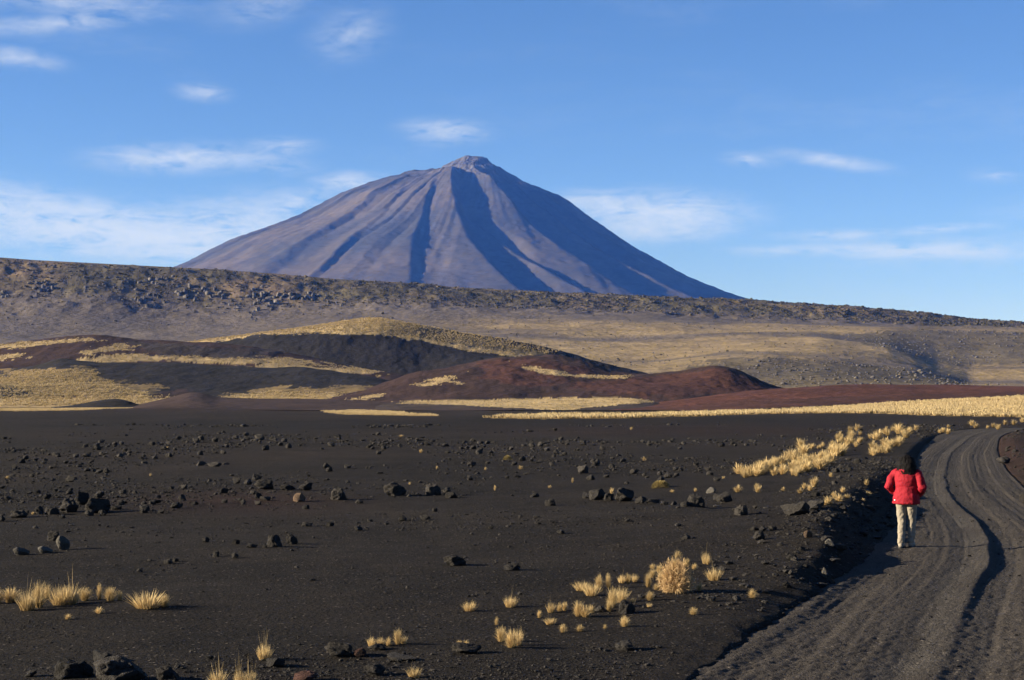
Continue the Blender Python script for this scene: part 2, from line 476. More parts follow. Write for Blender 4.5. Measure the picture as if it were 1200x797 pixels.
# ------------------------------------------------------------------ hills, ridge: surfaces through contour lines at known distances
def catmull(P, t):
    """P (n, m) control rows, t (k,) in [0, n-1] -> (k, m)"""
    n = len(P)
    i = np.clip(np.floor(t).astype(int), 0, n - 2); f = (t - i)[:, None]
    p1 = P[i]; p2 = P[i + 1]; p0 = P[np.maximum(i - 1, 0)]; p3 = P[np.minimum(i + 2, n - 1)]
    d1 = (p2 - p0) * .5; d2 = (p3 - p1) * .5
    s = p2 - p1                                            # limit the tangents: no overshoot
    d1 = np.where(np.sign(d1) == np.sign(s), np.sign(s) * np.minimum(np.abs(d1), 2.2 * np.abs(s)), 0)
    d2 = np.where(np.sign(d2) == np.sign(s), np.sign(s) * np.minimum(np.abs(d2), 2.2 * np.abs(s)), 0)
    return (2 * f**3 - 3 * f**2 + 1) * p1 + (f**3 - 2 * f**2 + f) * d1 + (-2 * f**3 + 3 * f**2) * p2 + (f**3 - f**2) * d2
class Layer:
    def __init__(self, px0, px1, nu, contours, nseg, noise=None):
        """contours: (distance, [(px, py)...]) from the foot to behind the crest; nseg rows per span"""
        self.px = np.linspace(px0, px1, nu)
        P_y = []; P_z = []
        for dist, pts in contours:
            dd = curve(dist)(self.px) if isinstance(dist, list) else np.full(nu, float(dist))
            if isinstance(pts, (int, float)):
                zz = np.full(nu, float(pts))
            else:
                zz = ZC + (HOR - curve(pts)(self.px)) / F * dd
            w = max(2, int(9 / (self.px[1] - self.px[0])))
            ker = np.hanning(2 * w + 3)[1:-1]; ker /= ker.sum()
            sm = lambda a: np.convolve(np.pad(a, w, mode='edge'), ker, 'valid')
            P_y.append(sm(dd)); P_z.append(sm(zz))
        P_y = np.array(P_y); P_z = np.array(P_z)
        t = np.concatenate([i + np.arange(s) / s for i, s in enumerate(nseg)] + [[len(nseg)]])
        self.t = t
        Y = catmull(P_y, t); Z = catmull(P_z, t)
        X = (self.px - 600)[None, :] / F * Y
        if noise is not None:
            Z = Z + noise(X, Y, np.broadcast_to(t[:, None], Y.shape))
        self.X, self.Y, self.Z = X, Y, Z
        self.T = np.broadcast_to(t[:, None], Y.shape)
        self.PX, self.PY = project(X, Y, Z)
    def build(self, name, mat, color, label):
        nv, nu = self.X.shape
        me = mesh_np(name, np.stack([self.X, self.Y, self.Z], -1).reshape(-1, 3), grid_faces(nu, nv), True, color.reshape(-1, 3))
        o = obj(name, me, mat)
        return tag(o, label, kind='structure')
    def at(self, px, py, tmax):
        """first point of the surface seen at a photograph pixel"""
        j = int(round((px - self.px[0]) / (self.px[1] - self.px[0])))
        if j < 0 or j >= len(self.px):
            return None
        colp = self.PY[:, j]
        ok = np.nonzero((colp <= py) & (self.t <= tmax))[0]
        if len(ok) == 0:
            return None
        i = ok[0]
        return self.X[i, j], self.Y[i, j], self.Z[i, j]
def polys(L, ps, ax=8, ay=2.0, sx=30., sy=40., seed=300):
    qx = L.PX + ax * 1.6 * fbm(L.X / sx, L.Y / sy, 4, seed, .65); qy = L.PY + ay * fbm(L.X / sx * 1.7, L.Y / sy * 1.3, 4, seed + 9)
    soft = np.zeros(L.PX.shape)
    K = ((0, 0), (-5, .5), (5, -.5), (-9, -1.0), (9, 1.0), (2, 1.9), (-2, -1.9))
    for dx, dy in K:
        m = np.zeros(L.PX.shape, bool)
        for p in ps:
            m |= inpoly(qx + dx, qy + dy * min(1, ay * .7), p)
        soft += m
    return soft / len(K) > .08 + .84 * np.clip(.5 + .9 * fbm(L.X / 5, L.Y / 9, 2, seed + 31) + .5 * (RNG.random(L.PX.shape) - .5), 0, 1)
def col(L, base, n=.15, sx=40., seed=400):
    f = 1 + n * fbm(L.X / sx, L.Y / sx / 1.5, 4, seed)
    return np.array(base)[None, None] * f[..., None]
def paint(c, m, base, L, n=.15, sx=10., seed=500, amt=1.0):
    f = (1 + n * fbm(L.X / sx, L.Y / sx, 3, seed))[..., None]
    mm = (m[..., None] * amt)
    return c * (1 - mm) + np.array(base) * f * mm

C_STRAW = (0.310, 0.225, 0.108)
C_STRAWDIM = (0.2100, 0.1505, 0.0665)
C_BLACK = (0.0145, 0.0125, 0.0112)
C_DARKRED = (0.0310, 0.0175, 0.0140)
C_RED = (0.0600, 0.0240, 0.0165)

# --- the long ridge with its rocky rim
crest = [(-600, 300), (-100, 299), (0, 303), (40, 306), (120, 310), (200, 314), (260, 317), (330, 322), (400, 328), (470, 331), (540, 337), (600, 340), (660, 343), (720, 345), (800, 349), (870, 351), (950, 356), (1020, 361), (1080, 366), (1110, 369), (1140, 373), (1200, 377), (1300, 384), (1800, 400)]
crest_in = [(p, q + (4 if p > 420 else 7)) for p, q in crest]
def ridge_noise(X, Y, T):
    rocky = sstep(4.3, 5.0, T) * sstep(7.4, 6.6, T)
    rim = sstep(5.3, 6.0, T) * sstep(7.4, 6.6, T)
    n = 5.0 * fbm(X / 160, Y / 200, 4, 601) * sstep(7.1, 6.0, T)
    n += rocky * (6 * np.abs(fbm(X / 70, Y / 50, 4, 611)) + 2.0 * fbm(X / 14, Y / 12, 3, 615))
    n += rim * (3.2 * fbm(X / 22, Y / 30, 3, 617))
    return n - 3 * rocky
ridge = Layer(-420, 1620, 860, [
    (1150, 0.0),
    (1450, [(-600, 452), (0, 452), (600, 453), (900, 452), (1110, 452), (1200, 455), (1700, 455)]),
    (1700, [(-600, 425), (0, 425), (500, 430), (760, 426), (850, 418), (900, 416), (1000, 424), (1070, 431), (1105, 440), (1135, 449), (1200, 450), (1700, 446)]),
    (2050, [(-600, 408), (0, 408), (300, 405), (500, 405), (800, 405), (960, 399), (1040, 408), (1100, 424), (1140, 428), (1200, 425), (1700, 425)]),
    (2400, [(-600, 390), (0, 394), (200, 396), (400, 386), (600, 379), (800, 381), (1000, 385), (1200, 391), (1700, 405)]),
    (2640, [(-600, 345), (0, 350), (100, 352), (200, 360), (300, 362), (400, 360), (500, 356), (600, 361), (700, 365), (800, 368), (900, 371), (1000, 375), (1100, 381), (1200, 386), (1700, 402)]),
    (2740, crest_in),
    (2860, crest),
    (3300, [(p, q + 9) for p, q in crest]),
    (4800, -10.0)], [10, 16, 18, 18, 30, 22, 16, 6, 6], ridge_noise)
def ridge_color():
    L = ridge
    scree = np.array([.088, .071, .054]); strawb = np.array([.195, .142, .070]); olive = np.array([.066, .054, .029]); brownr = np.array([.14, .096, .058])
    T = L.T
    n1 = fbm(L.X / 130, L.Y / 60, 4, 651); n2 = fbm(L.X / 30, L.Y / 30, 4, 655); n3 = fbm(L.X / 400, L.Y / 110, 3, 659)
    c = np.broadcast_to(scree, L.X.shape + (3,)) * (1 + .15 * n2)[..., None]
    # grassy apron, in uneven bands
    ap = sstep(480, 640, L.PX + 60 * n1) * sstep(4.75, 4.2, T)
    band = ap * np.clip(.62 + 1.3 * n3 + .8 * n1, .05, 1)
    c = c * (1 - band[..., None]) + strawb * (1 + .25 * n2)[..., None] * band[..., None]
    # scrubby rim
    rim = sstep(5.05, 5.5, T + .25 * n2)
    c = c * (1 - rim[..., None]) + (olive * (1 + .5 * n2)[..., None]) * rim[..., None]
    rb = rim * np.clip(1.2 * n1 + .2, 0, .7)
    c = c * (1 - rb[..., None]) + brownr * rb[..., None]
    # rocky shelf and bluff on the right
    m = polys(L, [[(780, 452), (800, 430), (850, 421), (900, 419), (1000, 427), (1070, 434), (1110, 443), (1140, 455), (780, 456)], [(985, 392), (1060, 386), (1250, 390), (1250, 430), (1120, 427), (1050, 412)]], 14, 3, 60, 60, 640)
    c = paint(c, m, (.070, .057, .034), L, .35, 25, 641, .8)
    return c
ridge_o = ridge.build('ridge', M_ridge, ridge_color(), 'long flat-topped ridge with a rocky rim below the volcano')

# --- middle hills
STRAW_JOBS = []
def mk_hill(name, px0, px1, nu, contours, nseg, base, paints, label, namp=1.2, ns=45., seed=700, mat=None):
    L = Layer(px0, px1, nu, contours, nseg, lambda X, Y, T: (namp * 1.5 * fbm(X / ns, Y / ns, 5, seed, .55) + namp * .5 * fbm(X / 5, Y / 22, 3, seed + 2)) * sstep(0, .4, T))
    c = col(L, base, .30, 30., seed + 3) * (1 + .28 * fbm(L.X / 6, L.Y / 10, 3, seed + 4))[..., None]
    for i, (ps, cc, ax, ay, amt) in enumerate(paints):
        c = paint(c, polys(L, ps, ax, ay, 26, 34, seed + 20 + i * 5), cc, L, .22, 7., seed + 60 + i, amt)
        if cc in (C_STRAW, C_STRAWDIM):
            STRAW_JOBS.append((L, ps, ax, ay, seed + 20 + i * 5, label))
    o = L.build(name, mat or M_hill, c, label)
    return L, o

# grassy hill with a black flank
H1, _ = mk_hill('hill', 150, 800, 520, [
    (800, 0.0),
    (880, [(150, 450), (240, 436), (320, 434), (500, 440), (600, 430), (660, 432), (800, 452)]),
    (1000, [(150, 432), (240, 405), (320, 394), (400, 388), (450, 391), (520, 403), (600, 416), (680, 428), (800, 450)]),
    ([(150, 1120), (450, 1060), (800, 1040)], [(150, 430), (200, 404), (260, 395), (330, 388), (380, 381), (410, 375), (440, 371.5), (470, 376), (520, 386), (580, 395), (640, 406), (670, 414), (720, 429), (800, 448)]),
    (1200, [(150, 436), (240, 405), (440, 384), (640, 416), (800, 452)]),
    (1400, -4.0)], [6, 30, 26, 8, 4],
    C_BLACK, [
        ([[(150, 440), (150, 398), (270, 392), (370, 378), (440, 368), (500, 378), (470, 394), (440, 392), (405, 390), (300, 392), (230, 405), (190, 410)]], C_STRAW, 6, 1.2, 1),
        ([[(448, 392), (470, 376), (520, 386), (600, 402), (670, 418), (640, 418), (560, 408), (500, 398)]], (.14, .108, .06), 6, 2.5, .8),
        ([[(450, 391.5), (470, 393), (540, 404.5), (628, 417), (622, 420.5), (560, 412), (500, 402)]], C_STRAW, 2, .5, 1),
        ([[(240, 436), (300, 430), (380, 431), (420, 436), (400, 441), (300, 441)]], C_STRAWDIM, 6, 1.5, .7)],
    'grassy topped cinder hill with a smooth black flank', .9, 40, 710)
# dark red-brown hill with straw bands
H2, _ = mk_hill('hill', -420, 520, 620, [
    (640, 0.0),
    (720, [(-400, 455), (0, 445), (520, 460)]),
    (800, [(-400, 430), (0, 421), (100, 415), (200, 418), (300, 424), (400, 432), (460, 438), (520, 448)]),
    ([(-400, 900), (520, 880)], [(-400, 408), (-100, 400), (0, 402.5), (40, 398), (75, 394), (110, 392), (140, 396), (165, 399), (240, 400.5), (290, 405), (340, 413), (390, 424), (430, 434), (470, 441), (520, 452)]),
    (980, [(-400, 415), (0, 408), (110, 400), (340, 420), (520, 455)]),
    (1150, -3.0)], [6, 18, 34, 8, 4],
    C_DARKRED, [
        ([[(-400, 412), (0, 404), (60, 399), (100, 396), (118, 398), (70, 402.5), (20, 408), (-400, 414)]], C_STRAW, 8, 1.0, .9),
        ([[(95, 412), (140, 404), (160, 402), (152, 410), (110, 416)]], C_STRAW, 6, 1, .85),
        ([[(90, 421), (140, 413.5), (200, 417), (330, 421), (392, 426), (330, 427), (240, 423.5), (150, 423), (100, 426)], [(255, 428), (330, 428), (400, 430), (455, 436), (440, 441), (380, 437), (300, 433)]], C_STRAW, 14, 3, .9),
        ([[(-400, 424), (0, 415), (30, 416), (20, 420), (-400, 432)]], C_STRAW, 6, 1.5, .9),
        ([[(150, 400), (330, 412), (300, 420), (200, 418), (160, 408)]], (.03, .025, .023), 8, 2, .8)],
    'low dark red-brown cinder hill banded with straw grass', .7, 40, 730)
# black mounds above the straw flat
H3, _ = mk_hill('hill', -420, 560, 640, [
    ([(-400, 400), (560, 420)], 0.0),
    (470, [(-400, 475), (0, 474), (200, 471), (560, 474)]),
    (560, [(-400, 460), (0, 452), (100, 450), (200, 456), (300, 461), (420, 460), (560, 468)]),
    ([(-400, 680), (560, 700)], [(-400, 440), (-100, 444), (0, 438), (40, 427), (70, 419), (92, 421), (115, 424), (160, 425), (200, 424), (240, 427), (280, 428.5), (320, 432), (355, 431), (395, 435), (430, 440), (470, 448), (560, 468)]),
    (760, [(-400, 448), (70, 430), (300, 440), (560, 470)]),
    (850, -2.0)], [5, 22, 40, 8, 4],
    (.150, .104, .047), [  # straw slope base: speckle tone, with its partial shade put into the colour
        ([[(-400, 468), (100, 466), (330, 461), (400, 460), (400, 480), (-400, 480)]], C_STRAW, 8, 1.5, .8),
        ([[(5, 437), (10, 432), (43, 419), (67, 416), (110, 421), (140, 420), (200, 423), (240, 423), (293, 430), (360, 427), (440, 437), (500, 448), (480, 456), (400, 451), (367, 455), (317, 453), (283, 461), (247, 465), (217, 461), (200, 463), (187, 449), (160, 451), (140, 455), (120, 441), (103, 429), (43, 433), (10, 437)], [(160, 458), (187, 455), (200, 463), (180, 464)]], C_BLACK, 5, 2.0, 1),
        ([[(-400, 436), (60, 434), (130, 446), (190, 462), (60, 459), (-400, 456)]], (.11, .078, .036), 30, 4, .55),
        ([[(-400, 449), (0, 450), (22, 455), (50, 464), (0, 466), (-400, 468)], [(-60, 434), (0, 434), (18, 441), (0, 442), (-60, 443)]], C_BLACK, 4, 1.2, 1),
        ([[(55, 462), (95, 463), (90, 466), (50, 465)], [(165, 470), (215, 452), (240, 467), (260, 473), (200, 474)]], C_DARKRED, 4, 1.0, .9),
        ([[(400, 462), (480, 446), (580, 450), (580, 480), (380, 480)]], C_DARKRED, 8, 1.5, 1)],
    'row of low black cinder mounds above a straw flat', .55, 30, 750)
# small dark mound on the straw flat
mk_hill('hill', 60, 180, 120, [
    (395, 0.0), (405, [(60, 477.5), (180, 477.5)]),
    (420, [(60, 477), (80, 475.5), (110, 470), (128, 467.5), (140, 467), (152, 470), (162, 474), (180, 477)]),
    (440, [(60, 477), (180, 477)]), (460, -1.0)], [4, 14, 6, 3], C_BLACK, [], 'small black cinder hummock on the straw flat', .08, 12, 770)
# low red rise left of the middle
mk_hill('hill', 120, 600, 300, [
    (330, 0.0), (360, [(120, 479.5), (600, 479.5)]),
    (430, [(120, 478), (150, 477), (180, 470), (205, 464), (222, 459.5), (236, 460), (255, 465), (300, 467), (350, 467.5), (400, 468.5), (450, 471), (520, 474), (600, 477)]),
    (480, [(120, 478), (600, 478)]), (520, -1.0)], [4, 16, 6, 3], (.038, .024, .020), [], 'low dark reddish cinder rise behind the gravel plain', .12, 18, 780)
# central red hill, twin tops
H4, _ = mk_hill('hill', 370, 960, 520, [
    (400, 0.0),
    (430, [(370, 474), (960, 474)]),
    (500, [(370, 470), (430, 464), (500, 455), (600, 450), (700, 455), (800, 454), (960, 468)]),
    ([(370, 560), (660, 620), (830, 560), (960, 540)], [(370, 470), (410, 463), (440, 452), (480, 438), (520, 430), (560, 422), (590, 418.5), (625, 417), (650, 416), (680, 423), (715, 434), (740, 438), (770, 438), (800, 434.5), (820, 430), (838, 428), (855, 429), (880, 440), (900, 450), (918, 456), (960, 468)]),
    (680, [(370, 471), (640, 425), (740, 444), (838, 436), (960, 470)]),
    (760, -2.0)], [4, 14, 46, 10, 4],
    C_DARKRED, [
        ([[(560, 424), (650, 418), (700, 432), (660, 448), (600, 452), (560, 440)], [(760, 440), (860, 430), (925, 458), (860, 464), (700, 462), (660, 452)]], C_RED, 22, 5, .62),
        ([[(478, 455), (500, 447), (540, 438), (548, 433), (530, 446), (490, 454)], [(400, 470), (440, 462), (462, 461), (430, 468)], [(600, 424), (650, 435), (690, 440), (735, 440), (730, 442.5), (680, 443), (640, 438)], [(520, 448), (545, 447), (540, 450)]], C_STRAW, 3, 1, .9),
        ([[(470, 470.5), (560, 468.5), (640, 467.5), (720, 466), (760, 469), (720, 475), (470, 475)]], C_STRAW, 6, .8, 1)],
    'twin-topped dark red cinder hill in front of the grassy hill', .7, 30, 790)
# straw flat tongue in front of it
mk_hill('meadow', 440, 800, 260, [
    (330, 0.0), (345, [(440, 481), (800, 481)]),
    (400, [(440, 475), (470, 471), (520, 470), (600, 468.5), (680, 467), (740, 466.8), (762, 470), (800, 478)]),
    (430, [(440, 476), (762, 473), (800, 479)]), (450, -1.0)], [4, 20, 6, 3], (.034, .025, .021), [
        ([[(455, 472.5), (480, 470), (600, 466), (745, 465), (780, 470.5), (740, 474), (700, 478), (660, 482), (600, 478), (520, 475)]], C_STRAW, 5, .6, 1)], 'tongue of straw grassland below the red hill', .1, 20, 800)
# long red mound on the right
H5, _ = mk_hill('hill', 640, 1640, 620, [
    (325, [(640, 486), (760, 484), (900, 479.5), (1060, 470), (1200, 464), (1640, 454)]),
    (345, [(640, 484), (760, 480), (900, 472), (1060, 464), (1200, 460.5), (1640, 450)]),
    ([(640, 420), (1640, 440)], [(640, 482), (700, 480.5), (760, 474), (820, 465), (880, 457.5), (920, 454), (970, 451.5), (1040, 450), (1120, 451), (1200, 453), (1300, 455), (1640, 448)]),
    (520, [(640, 482), (820, 470), (1000, 458), (1640, 455)]), (620, -2.0)], [6, 34, 8, 4],
    C_RED, [([[(640, 490), (760, 478), (900, 468), (1060, 462), (1200, 458), (1640, 450), (1640, 470), (640, 492)]], C_DARKRED, 20, 2.5, .45)],
    'long smooth rust-red cinder mound behind the straw field', .3, 30, 810)

# ------------------------------------------------------------------ the volcano
def build_volcano():
    D = 12000.0; S = D / F
    cx = (557 - 600) / F * D; cy = D
    lp = [(0, 184), (14, 184.6), (22, 188.5), (40, 195.5), (44, 199.5), (67, 203), (86, 204), (93, 208), (117, 214), (167, 232), (192, 247), (217, 260), (257, 275), (292, 287), (317, 299), (342, 313), (420, 345), (540, 385), (720, 430), (940, 466)]
    rp = [(0, 184), (13, 185.5), (17, 189), (26, 196), (43, 205), (65, 219), (83, 226), (108, 237), (133, 256), (163, 275), (198, 297), (233, 316), (268, 334), (308, 350), (400, 383), (500, 412), (700, 450), (940, 466)]
    nr, na = 240, 620
    r = np.concatenate([np.linspace(0, 1, 200) ** 1.15 * 400, np.linspace(406, 600, 40)])
    phi = np.linspace(-math.pi, math.pi, na, endpoint=False)
    PH, RR = np.meshgrid(phi, r)
    wr = (1 + np.cos(PH)) / 2
    zl = np.interp(RR * 1.03, *zip(*lp)); zr = np.interp(RR * (1 + .05 * sstep(60, 250, RR)), *zip(*rp))
    prof = zl * (1 - wr) + zr * wr                     # in photograph rows
    h = HOR - prof
    # gullies: (phi at the top, phi at the foot, top radius, half width, depth)
    deg = np.degrees(PH)
    gul = [(-108, -83, 45, 14, 15), (-112, -98, 105, 8, 4.5), (-80, -63, 40, 15, 13), (-62, -51, 60, 12, 11), (-123, -113, 130, 7, 2.0), (-136, -122, 85, 12, 3.2), (-151, -139, 120, 9, 2.2), (-164, -150, 140, 8, 2.2), (-44, -38, 80, 11, 9), (-24, -20, 90, 11, 8), (-93, -74, 175, 7, 6),
           (0, 4, 80, 13, 8), (30, 28, 80, 13, 9), (60, 64, 70, 13, 9), (95, 90, 70, 13, 9), (130, 124, 70, 13, 9), (160, 165, 80, 13, 9)]
    dn = fbm(RR / 70 + 7, PH * 2, 2, 905) * 2.5 + fbm(RR / 14, PH * 10, 2, 906) * .8
    for a, b, r0, w, dep in gul:
        t = np.clip((RR - r0) / (340 - r0), 0, 1.3)
        ctr = a + (b - a) * t ** .55
        dphi = (deg - ctr + 180) % 360 - 180
        off = np.radians(dphi) * np.maximum(RR, 25) + dn
        env = sstep(r0 - 12, r0 + 45, RR) * (1 - .55 * sstep(300, 520, RR)) * (1 + .45 * fbm(RR / 45 + a, PH * 0 + a * .37, 3, 907))
        ww = w * (.65 + .5 * t)
        h = h + dep * env * np.interp(off / ww, [-3.6, -1.0, -.1, .3, 3.2], [0, .42, -.70, -.70, 0])   # sharp rib on its left
    # straight lesser ribs fanning from the summit
    ang = PH + .10 * fbm(RR / 220, PH * 2, 2, 913)
    rib = (1 - 2.2 * np.abs(fbm(ang * 9, RR / 900, 2, 911))) + .55 * (1 - 2.2 * np.abs(fbm(ang * 21 + 3, RR / 600, 2, 912)))
    h = h + 2.3 * (rib - .75) * sstep(30, 150, RR) * sstep(700, 300, RR) * (.6 + .5 * fbm(PH * 4, RR / 120, 2, 914))
    h = h + 3.0 * fbm(np.cos(PH) * RR / 10, np.sin(PH) * RR / 10, 4, 915, .65) * sstep(2, 22, RR) * sstep(120, 60, RR)
    h = h + 1.0 * fbm(np.cos(PH) * RR / 6, np.sin(PH) * RR / 6, 4, 917, .6)
    X = cx + RR * S * np.cos(PH); Y = cy + RR * S * np.sin(PH)
    Z = ZC + h * S
    Z = Z * sstep(600, 520, RR) - sstep(560, 600, RR) * 8
    rock = np.array([.036, .034, .032]); brown = np.array([.074, .058, .040]); top = np.array([.068, .062, .056])
    f = np.clip(.25 + 1.2 * fbm(X / 700, Y / 700, 4, 921) + .45 * sstep(180, 340, RR) + .5 * fbm(PH * 14, RR / 150, 3, 922), 0, 1)[..., None]
    c = rock * (1 - f) + brown * f
    ft = (sstep(70, 40, RR) * (.7 + .5 * fbm(X / 90, Y / 90, 3, 925)))[..., None]
    c = c * (1 - ft) + top * ft
    V = np.stack([X, Y, Z], -1).reshape(-1, 3)
    i = np.arange(na); j = np.arange(nr - 1)
    a_ = (j[:, None] * na + i[None]).ravel(); b_ = (j[:, None] * na + (i[None] + 1) % na).ravel()
    faces = np.stack([a_, b_, b_ + na, a_ + na], 1)
    faces = faces[na:]                                   # drop the degenerate first ring, close it with a cap below
    me = mesh_np('volcano', V, faces, True, c.reshape(-1, 3))
    o = obj('volcano', me, M_volc)
    tag(o, 'tall blue-grey volcanic cone with gullied flanks', kind='structure')
build_volcano()

# ------------------------------------------------------------------ haze
def build_haze():
    m = bpy.data.materials.new('haze'); m.use_nodes = True
    nt = m.node_tree; nt.nodes.clear()
    out = nt.nodes.new('ShaderNodeOutputMaterial')
    pv = nt.nodes.new('ShaderNodeVolumePrincipled')
    pv.inputs['Color'].default_value = (0.075, 0.25, 1.0, 1)
    pv.inputs['Absorption Color'].default_value = (1, 1, 1, 1)
    pv.inputs['Density'].default_value = 2.0e-5
    pv.inputs['Anisotropy'].default_value = 0.0
    nt.links.new(pv.outputs[0], out.inputs['Volume'])
    bm = bmesh.new()
    bmesh.ops.create_cube(bm, size=1.0)
    me = bpy.data.meshes.new('haze'); bm.to_mesh(me); bm.free()
    o = obj('haze', me, m)
    z0, z1 = -25.0, 1730.0
    o.scale = (22000, 18000, z1 - z0); o.location = (0, 7000, (z0 + z1) / 2)
    tag(o, 'thin blue mountain haze in front of the volcano', 'haze', kind='stuff')
build_haze()

# ------------------------------------------------------------------ rocks
def noise3(P, seed, s):
    return (fbm(P[:, 0] * s + 3.1, P[:, 1] * s + P[:, 2] * s * .73, 3, seed) + fbm(P[:, 1] * s + 9.2, P[:, 2] * s - P[:, 0] * s * .61, 3, seed + 5) + fbm(P[:, 2] * s + 4.4, P[:, 0] * s + P[:, 1] * s * .81, 3, seed + 9)) / 3
def ico(sub):
    bm = bmesh.new(); bmesh.ops.create_icosphere(bm, subdivisions=sub, radius=1.0)
    V = np.array([v.co[:] for v in bm.verts]); Fc = np.array([[v.index for v in f.verts] for f in bm.faces]); bm.free()
    return V, Fc
ICO = {s: ico(s) for s in (1, 2, 3, 4)}
def rock_verts(seed, sub, rough=.35, cuts=7, pit=0.0):
    V, Fc = ICO[sub]
    P = V.copy()
    rg = np.random.default_rng(seed)
    P = P * (1 + rough * noise3(V, seed, 1.1) * 1.8)[:, None]
    for i in range(cuts):                                    # broken planes
        n = rg.normal(size=3); n /= np.linalg.norm(n)
        dlim = rg.uniform(.55, .9)
        dd = P @ n
        P = P - np.maximum(dd - dlim, 0)[:, None] * n * .92
    P = P * (1 + .14 * noise3(P, seed + 50, 3.4))[:, None]
    if pit > 0:
        P = P * (1 - pit * np.abs(noise3(P, seed + 70, 6.0)) * 1.6 + pit * .5 * noise3(P, seed + 77, 13.0))[:, None]
    lo = P.min(0); hi = P.max(0)
    P = (P - (lo + hi) / 2) / (hi - lo)                        # unit box, centred
    P[:, 2] += .5
    return P, Fc
def rock_mesh(seed, sub, mat, **k_):
    P, Fc = rock_verts(seed, sub, **k_)
    me = mesh_np('rock', P, Fc, sub >= 4)
    me.materials.append(mat)
    return me
ROCK_BIG = [rock_mesh(1000 + i, 4, M_rock, rough=.6, cuts=6, pit=.26) for i in range(6)]
ROCK_MID = [rock_mesh(1100 + i, 3, M_rock, rough=.65, cuts=7, pit=.15) for i in range(8)]
ROCK_LOW = [rock_mesh(1200 + i, 2, M_rock, rough=.4, cuts=6) for i in range(8)]
ROCK_PALE = [rock_mesh(1300 + i, 3, M_rock_pale, rough=.4, cuts=8) for i in range(3)]
ROCK_TAN = [rock_mesh(1400 + i, 3, M_rock_tan, rough=.35, cuts=5) for i in range(2)]
ROCK_RED = [rock_mesh(1500 + i, 3, M_rock_red, rough=.4, cuts=6) for i in range(2)]
rrand = random.Random(5)
ROCK_COUNT = [0]
OCC = []
def surf_z(x, y):
    d = x - float(xLs(y)); W = float(Wd(y))
    z = float(ground_z(x, y))
    if 0 < d < W and y < 145:
        return max(z - .45, float(track_z(np.array([d]), np.array([y]))[0]))
    return z
def place_rock(px, py, w, h, label, group, protos, depth=1.0, sink=.18, name='lava_rock'):
    x, y, z = unproject(px, py)
    s = y / F
    me = rrand.choice(protos)
    o = bpy.data.objects.new(name, me)
    W_ = w * s * .92; H_ = h * s * .92
    o.scale = (W_, W_ * depth * rrand.uniform(.75, 1.05), H_ / (1 - sink))
    o.rotation_euler = (rrand.uniform(-.15, .15), rrand.uniform(-.12, .12), rrand.uniform(-.5, .5) + rrand.choice((0, math.pi)))
    yy = y + o.scale[1] * .35
    zz = min(surf_z(x, yy), surf_z(x + W_ * .3, yy), surf_z(x - W_ * .3, yy))
    o.location = (x, yy, zz - sink * o.scale[2])
    COL.objects.link(o)
    tag(o, label, 'rock', group)
    ROCK_COUNT[0] += 1
    return o
STONE_MARKS = [(95, 592, 'near the jagged rock pile'), (50, 645, 'near the knot of dusty rocks'), (330, 636, 'near the close rock trio'), (349, 588, 'near the round tan boulder'), (461, 580, 'below the biggest boulder of the line'), (520, 583, 'at the end of the boulder line'), (532, 663, 'near the lone hump-backed rock'), (775, 572, 'near the long yellowish cushion plant'), (595, 539, 'near the small pale cushion plant'), (732, 587, 'near the row of boulders'), (850, 588, 'near the pale whitish boulder'), (900, 550, 'below the belt of straw grass'), (945, 530, 'beside the belt of straw grass'), (120, 535, 'in the stony belt behind the jagged pile'), (300, 530, 'in the stony belt behind the tan boulder'), (460, 535, 'in the stony belt behind the boulder line'), (700, 530, 'in the stony belt behind the cushion plants'), (890, 632, 'at the foot of the bank rubble')]
TUFT_MARKS = [(794, 690, 'beside the round dry bush'), (838, 678, 'just past the round dry bush'), (735, 715, 'against the black rock'), (690, 695, 'behind the black rock'), (660, 728, 'amid its loosest part'), (597, 755, 'in a pair by open gravel'), (575, 715, 'standing apart on open gravel'), (720, 738, 'above the pointed grey stone'), (882, 702, 'out towards the track'), (813, 720, 'alone between bush and track')]
def near_mark(px, py, marks):
    return min(marks, key=lambda m: (m[0] - px) ** 2 + ((m[1] - py) * 2.2) ** 2)[2]
def stone_words(px, py, w, h):
    size = 'tiny' if w < 7 else 'small' if w < 10 else 'large'
    form = 'flat' if h / w < .52 else 'blocky' if h / w > .64 else 'rounded'
    return f'{size} {form} dark lava stone {near_mark(px, py, STONE_MARKS)}'
def boulder_words(w, h, where):
    size = 'huge' if w > 28 else 'big' if w > 19 else 'middling' if w > 13 else 'small' if w > 9.5 else 'tiny'
    form = 'flat' if h / w < .52 else 'upright' if h / w > .78 else 'squat' if h / w < .64 else 'blocky'
    return f'{size} {form} dark lava rock {where}'
def tuft_words(px, py, w, h):
    size = 'tiny' if h < 11 else 'small' if h < 16 else 'full'
    form = 'upright' if h / w > 1.1 else 'low spreading' if h / w < .85 else 'rounded'
    return f'{size} {form} golden grass tuft {near_mark(px, py, TUFT_MARKS)}'
B, Mi, Lo = ROCK_BIG, ROCK_MID, ROCK_LOW
